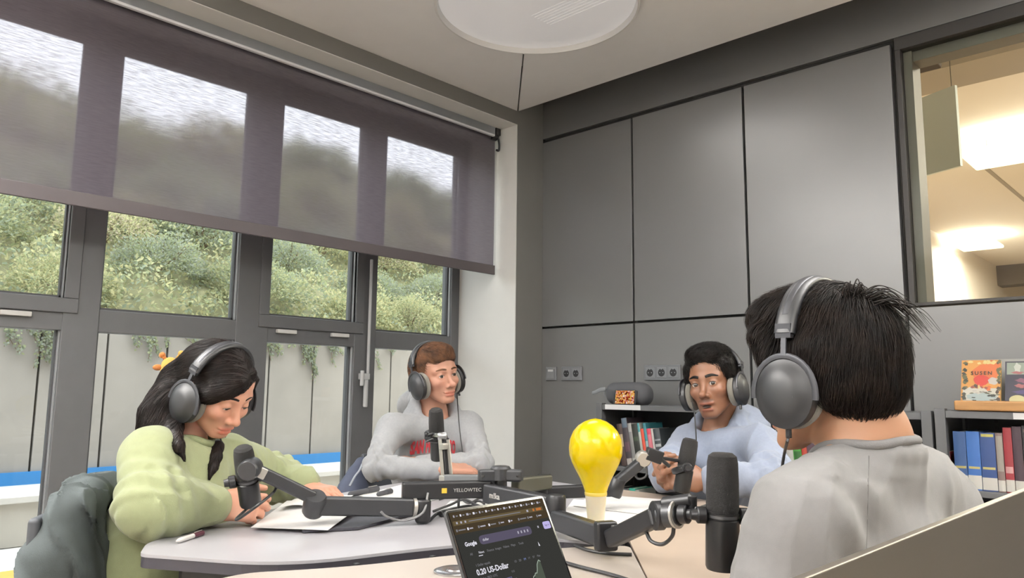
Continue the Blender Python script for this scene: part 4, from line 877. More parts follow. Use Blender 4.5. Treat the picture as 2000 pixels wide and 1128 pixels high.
k2 = bookcase(2.215, 3.5, 1.008, (.728, .42, .08), 'grey metal bookcase on the right behind the pale T-shirt')
b = MB(); xa, xb_ = ay(1181, 792, YF)[0], ay(1250, 792, YF)[0]; b.b2(V(xa, YF+.0025, .975), V(xb_, YF+.004, .999)); b.build('shelf_label', mat('label_white', 'e8e8ea', .5), k1)
b = MB(); b.b2(V(2.463, YF+.0025, .984), V(2.50, YF+.004, 1.006)); b.build('shelf_label', mat('label_white', '', .5), k2)
b = MB(); 
for i in range(9): b.b2(V(2.345, -.020, .76+i*.025), V(2.357, -.0185, .772+i*.025))
b.build('slotted_strip', mat('slot_dark', '101012', .6), k2)
M_page = mat('book_pages', 'd8d0bf', .8, noise=.04, nscale=200, stretch=(1, 1, 8)); M_stk = mat('spine_sticker', ('e6e4dd', .75), .6)
def book(xf, z, t_, h, col, label, group, tilt=0., d=.15, bands=(), sticker=0, yf=YF+.03):
    """xf: left foot of the spine; tilt leans the top to the left (+)"""
    o = thing('book', (xf, yf, z), label, 'book', group); a = math.radians(tilt)
    X = V(math.cos(a), 0, math.sin(a)); Z = V(-math.sin(a), 0, math.cos(a)); lift_ = t_*math.sin(a) if a < 0 else 0
    o0 = V(xf, yf, z)+V(0, 0, abs(lift_)+.0004)
    R = np.stack([X, V(0, 1, 0), Z], 1); m_ = mat('cover_'+col, (col, .75), .45, noise=.06, nscale=14)
    def bx(b, x0, x1, y0, y1, z0, z1): b.box(o0+R@V((x0+x1)/2, (y0+y1)/2, (z0+z1)/2), (x1-x0, y1-y0, z1-z0), R)
    b = MB(); bx(b, 0, .002, .002, d, 0, h); bx(b, t_-.002, t_, .002, d, 0, h)
    n_ = 7; pr = [(t_*i/(n_-1), -.003*math.sin(math.pi*i/(n_-1))) for i in range(n_)]+[(t_, .0025), (0, .0025)]
    b.prism(pr, 0, h, T=lambda v: o0+R@v); b.build('cover', m_, o, True, 50)
    b = MB(); bx(b, .002, t_-.002, .003, d-.004, .003, h-.003); b.build('page_block', M_page, o)
    for (z0, z1, c) in bands:
        b = MB(); prb = [(t_*(.08+.84*i/5), -.0034*math.sin(math.pi*(.08+.84*i/5))) for i in range(6)]+[(t_*.92, .0005), (t_*.08, .0005)]; b.prism(prb, h*z0, h*z1, T=lambda v: o0+R@v); b.build('spine_print', mat('print_'+c, (c, .75), .5), o)
    if sticker:
        b = MB(); prb = [(t_*i/5, -.0036*math.sin(math.pi*i/5)-.0003) for i in range(6)]+[(t_, .0), (0, .0)]; b.prism(prb, .004, h*sticker, T=lambda v: o0+R@v); b.build('spine_sticker', M_stk, o)
    return o
G1, G2, G3, G4 = 'books on the upper shelf of the left bookcase', 'books at the right end of the left bookcase', 'books on the lower shelf of the left bookcase', 'books on the shelf of the right bookcase'
row1 = [('3b2a24', .030, .205, 'brown book with a tan label, leftmost on the upper shelf behind the balloon', [(.45, .75, 'b8a583')]),
        ('3a3136', .034, .235, 'tallest dark book with a slate top on the upper shelf, leaning', [(.80, 1.0, '5c6b7a'), (.3, .5, '59404a'), (.03, .16, 'c9c2bc')]),
        ('c3c2bf', .020, .212, 'silver white book leaning beside the tallest dark book', [(.2, .8, '8d8c8b')]),
        ('22251f', .033, .208, 'black book with a green tinge between the silver and the teal spines', [(.6, .7, '3d4a36')]),
        ('cfd6cf', .014, .215, 'pale book with a teal head beside the red orange spine', [(.8, 1., '4d9aa0')]),
        ('d9533c', .017, .188, 'red orange book on the upper shelf left of the pink one', [(.2, .35, 'f0d9cc')]),
        ('3f8c98', .016, .216, 'teal book on the upper shelf between the red orange and pink ones', [(.1, .6, 'a7c4c6')]),
        ('e0526a', .022, .190, 'bright pink red book on the upper shelf', [(.15, .85, 'e98b98')]),
        ('e9e6e3', .012, .192, 'thin white book just right of the pink one', []),
        ('3d4347', .036, .190, 'dark slate book with white scribbles touching the blue hoodie', [(.55, .62, 'c5c9cc'), (.35, .42, 'aab0b3'), (.7, .74, '9ea4a8')])]
x = ay(1215, 900, YF+.03)[0]
for c, t_, h, lb, bd in row1: book(x, BZ, t_, h, c, lb, G1, 9., bands=bd); x += t_/math.cos(math.radians(9))+.0012
row1b = [('5d4b3f', .03, .20, 'tan brown book hidden behind the blue hoodie'), ('2f3f52', .028, .22, 'navy book hidden behind the blue hoodie')]
row2 = [('26262a', .022, .21, 'black book with a white head beside the blue sleeve', [(.85, 1, 'd5d5d5')], 0), ('5d8fae', .030, .20, 'light blue book in front of the neck of the nearest person', [(.1, .3, 'dfe6ea')], 0), ('ddddd8', .028, .195, 'white book with lettering marks left of the green one', [(.1, .4, '8a8a8c')], 0),
        ('4f9a3f', .034, .18, 'green book with a white foot near the neck', [(.0, .3, 'e8ebe6'), (.5, .7, '2d5e2a')], 0), ('b5483a', .022, .185, 'red book just right of the green one', [], 0), ('54404a', .040, .19, 'dark plum book beside the neck', [], 0)]
x = ay(1516, 900, YF+.03)[0]
for c, t_, h, lb, bd, s_ in row2: book(x, BZ, t_, h, c, lb, G2, 4., bands=bd); x += t_/math.cos(math.radians(4))+.0015
x = ay(1796, 905, YF+.03)[0]
book(x, BZ, .030, .155, '6e2f33', 'dark red book behind the shoulder of the pale T-shirt', G2, 6, bands=[(.5, .8, '9a5a5c')]); book(x+.050, BZ, .016, .165, 'a8404a', 'thin red book leaning against the post of the right bookcase', G2, -14, bands=[(.86, 1, 'd8c8c8')])
row3 = [('33353a', .03, .19, 'charcoal book on the lower shelf, leftmost above the table edge'), ('3c3f45', .026, .185, 'second charcoal book on the lower shelf'), ('4a4d52', .03, .19, 'mid grey book on the lower shelf beside the teal one'), ('3fb09a', .034, .195, 'turquoise book on the lower shelf beside the folded hands'), ('cfd3cc', .02, .19, 'pale book right of the turquoise one')]
x = ay(1206, 968, YF+.03)[0]-.02
for c, t_, h, lb in row3: book(x, .40, t_, h, c, lb, G3, 0); x += t_+.0015
row4 = [('7d6a3a', .012, .175, 'black and gold book leaning at the left end of the right bookcase', 10, [(.1, .9, '1d1a17')], 0), ('2b4a78', .040, .205, 'blue book with a light band, first of the three blue ones', 0, [(.36, .40, 'b5a867')], .24), ('3a66a8', .042, .207, 'brightest blue book, middle of the three', 0, [(.36, .40, 'c5b877')], .25),
        ('2d4577', .046, .204, 'dark blue book, last of the three blue ones', 0, [(.37, .41, 'c5b877'), (.93, .98, 'c9c06a')], .23), ('7d6a66', .022, .205, 'grey red book right of the blue ones', 0, [(.35, .95, '9a948c')], .20),
        ('8a2b33', .026, .225, 'dark red book with a pale sticker', 0, [(.3, .4, 'c99b9b')], .20), ('3b2a33', .028, .23, 'maroon black book beside the dark red one', 0, [], .19), ('1f1b1f', .052, .234, 'thick black book on the right bookcase', 0, [(.9, .95, '6a5a55')], .22), ('c7b39a', .030, .20, 'pale book with an orange top at the right edge', 0, [(.75, 1., 'b5522f')], .0)]
x = ay(1857, 950, YF+.03)[0]
for i, (c, t_, h, lb, tl_, bd, s_) in enumerate(row4):
    book(x, .728, t_, h, c, lb, G4, tl_, bands=bd, sticker=s_, d=.17); x += t_+.0018+(.004 if i == 0 else 0)
# ---- wooden display rail with two books on the right bookcase
tyx = 2.283; tr = thing('display_stand', (2.6, -.27, 1.008), 'light wooden display rail on top of the right bookcase', 'display stand')
M_wood = mat('beech_wood', ('c08f58', .62), .45, noise=.16, nscale=6, stretch=(1.5, 14, 14))
b = MB(); b.b2(V(tyx, -.318, 1.010), V(3.3, -.20, 1.028)); b.build('base', M_wood, tr, bevel=.003)
b = MB(); b.b2(V(tyx, -.335, 1.010), V(3.3, -.318, 1.046)); b.build('front_rail', M_wood, tr, bevel=.006, seg=3)
b = MB(); b.add([V(tyx+.01, -.21, 1.028), V(3.29, -.21, 1.028), V(3.29, -.150, 1.20), V(tyx+.01, -.150, 1.20), V(tyx+.01, -.20, 1.028), V(3.29, -.20, 1.028), V(3.29, -.142, 1.20), V(tyx+.01, -.142, 1.20)], [[0, 1, 2, 3], [7, 6, 5, 4], [0, 4, 5, 1], [3, 2, 6, 7], [0, 3, 7, 4], [1, 5, 6, 2]]); b.build('back_rest', mat('acrylic_grey', '7b7a76', .3), tr)
def display_book(x0, w, h, label, paint, col):
    y0 = -.300; o = thing('book', (x0, y0, 1.029), label, 'book', 'books on the display rail'); s_ = math.sin(.36); c_ = math.cos(.36)
    R = np.stack([V(1, 0, 0), V(0, s_, c_), V(0, -c_, s_)], 1); o0 = V(x0, y0, 1.030)      # columns: across, up the cover, out of the cover
    T = lambda u, v, q=0.: o0+R@V(u*w, v*h, q)
    b = MB(); b.box(o0+R@V(w/2, h/2, -.0012), (w, h, .0024), R); b.box(o0+R@V(w/2, h/2, -.0148), (w, h, .0024), R); b.box(o0+R@V(.0012, h/2, -.008), (.0024, h, .0136), R); b.build('cover', mat('front_'+col, (col, .6), .35), o)
    b = MB(); b.box(o0+R@V(w/2+.001, h/2, -.008), (w-.006, h-.006, .0112), R); b.build('page_block', M_page, o)
    b = MB(); mats = paint(b, T, w, h); b.build('cover_print', mats, o)
def blob(b, T, u, v, ru, rv, mi, q, n=18, wob=0., s=0):
    b.add([T(u+ru*(1+wob*math.sin(5*a+s))*math.cos(a), v+rv*(1+wob*math.sin(4*a+s))*math.sin(a), q) for a in np.linspace(0, 2*math.pi, n, endpoint=False)], [list(range(n))], mi)
def paint1(b, T, w, h):
    cs = ['d99a4e', 'c63a2c', 'e6e2d4', '2f3326', 'd3703a', 'b9c9c8', 'e8d28c', '5a5a38', '8a4636', '3c2a18', 'cfc9c0']; M = [mat('front_'+c, (c, .55), .4) for c in cs]
    Q = lambda u0, v0, u1, v1, mi, q: b.add([T(u0, v0, q), T(u1, v0, q), T(u1, v1, q), T(u0, v1, q)], [[0, 1, 2, 3]], mi)
    g = np.random.default_rng(4); Q(0, 0, 1, 1, 0, .0003); Q(.05, .05, .95, .37, 2, .0005)
    blob(b, T, .62, .70, .34, .2, 4, .0005, wob=.08); blob(b, T, .80, .85, .18, .14, 4, .0006, wob=.2); blob(b, T, .52, .55, .20, .115, 1, .0008, wob=.06); blob(b, T, .5, .47, .1, .08, 1, .0009, wob=.2, s=2); blob(b, T, .82, .53, .13, .08, 10, .0009, wob=.1)
    blob(b, T, .62, .16, .28, .10, 5, .0007, wob=.12); blob(b, T, .35, .18, .22, .07, 5, .0008, wob=.2, s=1)
    for i in range(26): blob(b, T, .06+.07*g.random(), .03+.95*g.random(), .035+.03*g.random(), .02+.02*g.random(), 3 if i % 3 else 7, .0010+i*1e-5, 9, .25, i)
    for i in range(16): blob(b, T, .92+.06*g.random(), .02+.95*g.random(), .03+.02*g.random(), .02+.03*g.random(), 7 if i % 3 else 9, .0010+i*1e-5, 9, .25, i)
    for i in range(14): blob(b, T, .2+.65*g.random(), .92+.06*g.random(), .05, .025, 6, .0011+i*1e-5, 10, .2, i)
    for i in range(18): blob(b, T, .15+.8*g.random(), .03+.28*g.random(), .05+.03*g.random(), .012, (3, 7, 10)[i % 3], .0012+i*1e-5, 9, .3, i)
    for i in range(10): blob(b, T, .2+.7*g.random(), .34+.06*g.random(), .05, .03, (8, 4, 2)[i % 3], .0013+i*1e-5, 9, .3, i)
    for i in range(6): blob(b, T, .66+.2*g.random(), .17+.05*g.random(), .05, .022, 3, .0015+i*1e-5, 9, .3, i)
    blob(b, T, .38, .42, .05, .04, 9, .0016, 9, .3); blob(b, T, .46, .40, .025, .05, 6, .0017, 9); blob(b, T, .83, .05, .09, .03, 4, .0016, 9)
    vs, fs = text_geo('SUSEN', .019, .0006, 1.35); b.add([T(.52, .70, .0019)+(T(1, 0)-T(0, 0))/w*v[0]+(T(0, 1)-T(0, 0))/h*v[1] for v in vs], fs, 9); return M
def paint2(b, T, w, h):
    cs = ['2c2a38', '8f9a8a', 'd8cf9a', '7a4a5c', 'c9ccc0', '4a3d6a', '9a5a5a']; M = [mat('front_'+c, (c, .55), .4) for c in cs]
    Q = lambda u0, v0, u1, v1, mi, q: b.add([T(u0, v0, q), T(u1, v0, q), T(u1, v1, q), T(u0, v1, q)], [[0, 1, 2, 3]], mi)
    Q(0, 0, 1, 1, 0, .0003); Q(.04, .70, 1, .97, 1, .0005); blob(b, T, .3, .85, .08, .11, 4, .0007, wob=.2); blob(b, T, .7, .86, .1, .1, 4, .0007, wob=.2, s=2); blob(b, T, .3, .74, .14, .03, 6, .0008, wob=.3)
    blob(b, T, .42, .56, .16, .05, 3, .0007, wob=.3); blob(b, T, .36, .44, .12, .045, 6, .0008, wob=.3); blob(b, T, .55, .30, .35, .05, 5, .0007, wob=.2); blob(b, T, .30, .13, .20, .105, 2, .001, 28); return M
display_book(2.297, .125, .175, 'picture book with an orange, red and white jungle cover standing on the wooden rail', paint1, 'caa45a')
display_book(2.436, .125, .168, 'dark navy book with a cream disc, standing right of the orange picture book', paint2, '2c2a38')
# ---- speaker case and phone on the left bookcase
zc = .998; sx0, sx1 = ay(1186, 770, -.24)[0], ay(1266, 770, -.24)[0]
spk = thing('portable_speaker', ((sx0+sx1)/2, -.22, zc), 'dark grey rounded portable speaker with a wrist strap on the bookcase', 'speaker')
Sd = SDF(); cxs, wxs = (sx0+sx1)/2, (sx1-sx0)/2; Sd.box((cxs-.01, -.22, zc+.056), (wxs-.012, .062, .0555), .045, k=.01); Sd.box((cxs+.03, -.22, zc+.050), (wxs-.03, .058, .0495), .045, k=.03)
P, F = Sd.mesh(.005, None, 2); P[:, 2] = np.maximum(P[:, 2], zc+.0005); link_mesh('body', P, F, mat('speaker_cloth', ('55565a', .6), .8, bump=.4, bscale=900), spk, True)
b = MB(); b.tube(spline([V(sx0+.006, -.225, zc+.085), V(sx0-.012, -.235, zc+.078), V(sx0-.018, -.24, zc+.05), V(sx0-.006, -.235, zc+.035)], 6), .004, 8); b.build('strap_ring', mat('strap_grey', '6f7275', .6), spk, True)
b = MB(); b.tube(spline([V(sx0-.010, -.24, zc+.078), V(sx0-.035, -.25, zc+.074), V(sx0-.07, -.25, zc+.060), V(sx0-.088, -.25, zc+.056)], 6), .011, 10, flat=.35, up=(0, 1, 0)); b.build('wrist_strap', mat('strap_grey', '', .6), spk, True)
pc = (ay(1219, 772, -.3)[0], zc); ph = thing('phone', (pc[0], -.295, zc), 'smartphone on its side with a bright orange photo on its screen, leaning on the speaker', 'phone')
X_, Z_ = V(1, 0, 0), unit(V(0, .16, 1)); n_ = np.cross(X_, Z_); W2, H2 = .138, .074; o0 = V(pc[0]-W2/2, -.300, zc+.002); P_ = lambda v: o0+X_*v[0]+Z_*v[1]+n_*v[2]
b = MB(); b.prism(round_poly([(0, 0), (W2, 0), (W2, H2), (0, H2)], .010, 5), -.008, 0, T=P_); b.build('case', mat('phone_black', '131315', .3), ph, bevel=.001)
m = bpy.data.materials.new('phone_photo'); m.use_nodes = True; nt = m.node_tree; N = nt.nodes; L = nt.links; N.remove(N['Principled BSDF']); e = N.new('ShaderNodeEmission'); e.inputs[1].default_value = .95
tc = N.new('ShaderNodeTexCoord'); vo = N.new('ShaderNodeTexVoronoi'); vo.inputs['Scale'].default_value = 150; L.new(tc.outputs['Object'], vo.inputs[0])
rp = N.new('ShaderNodeValToRGB'); E_ = rp.color_ramp.elements; E_[0].color = (*srgb('3a1410'), 1); E_[1].color = (*srgb('f5e2d4'), 1)
for ps, c in ((.3, 'b8482a'), (.5, 'f0a050'), (.68, 'e8c86a'), (.8, 'd86a5a')): q = E_.new(ps); q.color = (*srgb(c), 1)
sp_ = N.new('ShaderNodeSeparateColor'); L.new(vo.outputs['Color'], sp_.inputs[0]); L.new(sp_.outputs[0], rp.inputs[0]); L.new(rp.outputs[0], e.inputs[0]); L.new(e.outputs[0], N['Material Output'].inputs[0])
b = MB(); b.add([P_((.012, .004, .0004)), P_((W2-.012, .004, .0004)), P_((W2-.012, H2-.004, .0004)), P_((.012, H2-.004, .0004))], [[0, 1, 2, 3]]); b.build('screen', m, ph)
# ================================================================== PEOPLE
def head_frame(fwd, roll=0.):
    f = unit(fwd); l = unit(np.cross(V(0, 0, 1), f)); u = np.cross(f, l); r = math.radians(roll)
    return np.stack([f, l*math.cos(r)+u*math.sin(r), -l*math.sin(r)+u*math.cos(r)], 1)
def look(right, toward, pitch):
    """direction: picture right / towards the viewer, then pitched up (+)"""
    h = unit(V(*(RT*right-FW*toward)[:2], 0)); p = math.radians(pitch); return h*math.cos(p)+V(0, 0, math.sin(p))
def add_head(S, H, R, sc_, eye_open=1., eye_z=0., mouth=0., nose=1., jaw=1., cheek=1., face=True, chin=0., smile=0.):
    S.at(H, R, sc_)
    S.ell((-.018, 0, .035), (.098, .076, .084), k=.02); S.ell((-.05, 0, .0), (.058, .06, .06), k=.03)
    S.ell((.030, 0, .045), (.060, .064, .060), k=.02); S.ell((.033, 0, -.02), (.055, .059*cheek, .06), k=.03)
    S.ell((.040, 0, -.062+chin*.5), (.049, .043*jaw, .044), k=.03); S.ell((.073, 0, -.100+chin), (.018, .021*jaw, .015), k=.016)
    for s in (-1, 1):
        S.cap((0, s*.053*jaw, -.046+chin*.3), (.064, s*.017, -.101+chin), .016, .012, k=.018)
        S.ell((-.012, s*.076, -.008), (.020, .009, .032), k=.008)
    if face:
        for s in (-1, 1):
            S.ell((.064, s*.041*cheek, -.024), (.022, .021, .018), k=.02); S.cap((.082, s*.011, .020), (.069, s*.046, .021), .0105, .010, k=.016)
        for s in (-1, 1): S.ell((.101, s*.031, .001), (.018, .017, .011), k=.012, sub=True)
        S.cap((.085, 0, .012), (.1050, 0, -.032), .0068, .0094, k=.011); S.ell((.1095*(.5+.5*nose), 0, -.0365), (.0112*nose, .0112, .0100), k=.008)
        for s in (-1, 1): S.ell((.0955, s*.0132, -.0405), (.0105, .0072, .0078), k=.006)
        for s in (-1, 1): S.ell((.1005, s*.0062, -.0475), (.0045, .0034, .0036), k=.002, sub=True)
        dz = -.011*mouth
        S.ell((.0875, 0, -.0655), (.0088, .0260, .0050), k=.007); S.ell((.0862, 0, -.0760+dz), (.0090, .0205, .0060), k=.007)
        S.chain([(.079, -.0270, -.0706+dz*.3+smile), (.0935, -.012, -.0708+dz*.5), (.0965, 0, -.0702+dz*.5), (.0935, .012, -.0708+dz*.5), (.079, .0270, -.0706+dz*.3+smile)], .0019, k=.003, sub=True)
        if mouth: S.ell((.0930, .0, -.0705+dz*.55), (.014, .016, .0052*mouth+.001), k=.002, sub=True)
        for s in (-1, 1): S.ell((.0760, s*.031, 0), .0152, k=.005)
        for s in (-1, 1): S.ell((.0925, s*.031, -.0004+eye_z), (.0135, .0134, .0052*eye_open), k=.0012, sub=True)
    S.at()
def skin_tint(P, H, R, sc_, mouth=0., stubble=0., lip=(1.0, .72, .70)):
    Q = ((P-H)@R)/sc_; t = np.ones((len(P), 3))
    def ellw(c, r, soft): d = np.sqrt((((Q-V(*c))/V(*r))**2).sum(1)); return np.clip((1+soft-d)/soft, 0, 1)[:, None]
    w = np.maximum(ellw((.0945, 0, -.0660), (.018, .0255, .0046), .4), ellw((.0935, 0, -.0760-.011*mouth), (.018, .0205, .0056), .4)); t = t*(1-w)+w*V(*lip)
    for s in (-1, 1): w = ellw((.075, s*.044, -.028), (.030, .014, .012), 2.2)**2*.22; t = t*(1-w*V(0, .22, .20))
    w = ellw((.108, 0, -.038), (.014, .010, .008), 2.2)**2*.25; t = t*(1-w*V(0, .25, .22))
    if stubble:
        w = np.maximum(ellw((.098, 0, -.0565), (.02, .026, .0045), .6), ellw((.085, 0, -.098), (.03, .02, .012), .9)*.55)*stubble; t = t*(1-w*V(.62, .66, .66))
    if mouth: w = ellw((.088, 0, -.0705-.006*mouth), (.012, .015, .0050*mouth+.0005), .25); t = t*(1-w*.86)
    return t
def add_hand(S, W, d, n, side, curl=.6, spread=.12, sc_=1., thumb=.5, mirror=1):
    """W wrist, d towards the fingers, n out of the back of the hand, side = towards the thumb"""
    d = unit(d); n = unit(n-d*(n@d)); s = np.cross(d, n); s = s if s@side > 0 else -s
    S.at(W, np.stack([d, s, n], 1), sc_)
    S.cap((-.02, 0, 0), (.02, 0, 0), .024, .026, k=.02, flat=((0, 0, 1), .72))
    S.box((.050, 0, 0), (.046, .038, .0125), .012, k=.016); S.cap((.018, .022, -.006), (.052, .036, -.010), .016, .013, k=.014)
    for i, (y, L_, x0, r) in enumerate(((.030, .074, .088, .0088), (.0105, .082, .093, .0090), (-.0095, .076, .090, .0086), (-.0285, .060, .082, .0076))):
        a = spread*(1.5-i)*.5; b0 = curl*(.75+.12*i); p = V(x0-.012, y, 0); th = 0.
        segs = (L_*.44, L_*.31, L_*.25); rr = (r*1.04, r*.98, r*.92, r*.80); pts = [p]
        for j, sg in enumerate(segs):
            th += b0*(.8, 1.1, .75)[j]; dirv = V(math.cos(th)*math.cos(a), math.cos(th)*math.sin(a), -math.sin(th)); pts.append(pts[-1]+dirv*sg)
        for j in range(3): S.cap(pts[j], pts[j+1], rr[j], rr[j+1], k=.004 if j else .008)
    t0 = V(.026, .030, -.006); d1 = unit(V(.62, .70, -.25-.5*thumb)); t1 = t0+d1*.040; d2 = unit(d1+V(.35, -.35*thumb, -.25*thumb)); t2 = t1+d2*.030; t3 = t2+unit(d2+V(.2, -.3*thumb, -.1))*.024
    S.cap(t0, t1, .0125, .0105, k=.012); S.cap(t1, t2, .0104, .0096, k=.004); S.cap(t2, t3, .0096, .0078, k=.004); S.at()
def strands(S, roots, dirf, L_, w, seg=6, lift=.002, jit=.25, seed=0, taper=True):
    g = np.random.default_rng(seed); n = len(roots); P = roots.copy(); pts = []; J_ = g.normal(size=(n, 3))*jit; Ls = L_*g.uniform(.55, 1.2, n); up = lift*g.uniform(.3, 1.6, n)
    for k in range(seg+1):
        N_ = S.grad(P); D = S.ev(P); P = P-N_*(D-up*(.25+k/seg))[:, None]; pts.append(P.copy())
        d = dirf(P)+J_; d = d-N_*(d*N_).sum(1)[:, None]; d /= np.maximum(np.linalg.norm(d, axis=1, keepdims=True), 1e-6); P = P+d*(Ls/seg)[:, None]
    pts = np.stack(pts, 1); T = np.gradient(pts, axis=1); T /= np.maximum(np.linalg.norm(T, axis=2, keepdims=True), 1e-9); N_ = S.grad(pts.reshape(-1, 3)).reshape(pts.shape); Sd = np.cross(T, N_)
    wd = w*g.uniform(.6, 1.4, n)[:, None, None]*(np.linspace(1, .12, seg+1)**.7 if taper else np.ones(seg+1))[None, :, None]
    A = pts+Sd*wd; B = pts-Sd*wd; C_ = pts+N_*wd*.7; vs = np.stack([A, C_, B], 2).reshape(-1, 3); fs = []
    base = (np.arange(n)*(seg+1)*3)[:, None, None]+(np.arange(seg)*3)[None, :, None]
    for a, c in ((0, 1), (1, 2), (2, 0)): fs.append(np.stack([base+a, base+c, base+3+c, base+3+a], -1).reshape(-1, 4))
    return vs, np.concatenate(fs)
def hair_mesh(name, S, m_, parent, h, roots_n, dirf, L_, w, seed, lift=.002, jit=.25, disp=None, extra=None, cond=None):
    P, F = S.mesh(h, disp, 2); g = np.random.default_rng(seed); pool = np.arange(len(P)) if cond is None else np.where(cond(P))[0]; ids = g.choice(pool, roots_n)
    v, f = strands(S, P[ids]+g.normal(size=(roots_n, 3))*h*.5, dirf, L_, w, seed=seed, lift=lift, jit=jit); Vv = [P, v]; Ff = [F, f+len(P)]; o = len(P)+len(v)
    if extra is not None:
        for ev, ef in extra: Vv.append(ev); Ff.append(ef+o); o += len(ev)
    return link_mesh(name, np.concatenate(Vv), np.concatenate(Ff), m_, parent, True)
def eyes(H, R, sc_, gaze, iris, parent, half=False):
    for s in (-1, 1):
        c = H+R@(V(.0765, s*.031, -.0002)*sc_); d = unit(gaze); F = frame(d); b = MB(); b.ell(c, .0136*sc_, np.stack([F[:, 1], F[:, 2], F[:, 0]], 1), 28, 22); q = np.array(b.v)
        for i, f in enumerate(b.f):
            a = math.acos(max(-1, min(1, unit(q[f].mean(0)-c)@d))); b.m[i] = 2 if a < .24 else (1 if a < .52 else 0)
        b.build('eye', [mat('eye_white', 'e6e1dc', .2, coat=.5), mat('iris_'+iris, iris, .15, coat=.5), mat('pupil', '0a0908', .1, coat=.5)], parent, True, 180)
def eyebrow(S, H, R, sc_, m_, parent, th=.0042, arch=.004, tilt=0., out=.052, zb=.0235):
    for s in (-1, 1):
        pts = []; rr = []
        for i, t in enumerate(np.linspace(0, 1, 9)):
            y = s*(.012+(out-.012)*t); z = zb+arch*math.sin(math.pi*min(1, t*1.05))+tilt*t*-.006; p = S.shoot(H+R@(V(.16, y, z)*sc_), -R[:, 0], .2, 400)
            if p is not None: pts.append(p+R[:, 0]*.0004); rr.append(th*sc_*(.75+.5*math.sin(math.pi*(t*.75+.15)))*(1-.55*t**3))
        b = MB(); b.tube(pts, rr, 8, flat=.30, up=tuple(R[:, 0])); b.build('eyebrow', m_, parent, True, 180)
def lashes(S, H, R, sc_, parent, z=.0048, th=.0011, y0=.0185, y1=.0435):
    for s in (-1, 1):
        pts = []
        for t in np.linspace(0, 1, 9):
            p = S.shoot(H+R@(V(.14, s*(y0+(y1-y0)*t), z-.0042*abs(2*t-1)**2.2)*sc_), -R[:, 0], .12, 400)
            if p is not None: pts.append(p+R[:, 0]*.0003)
        b = MB(); b.tube(pts, list(th*sc_*np.sin(np.linspace(.5, 2.7, len(pts)))), 6); b.build('eyelashes', mat('lash_black', '15100e', .6), parent, True, 180)
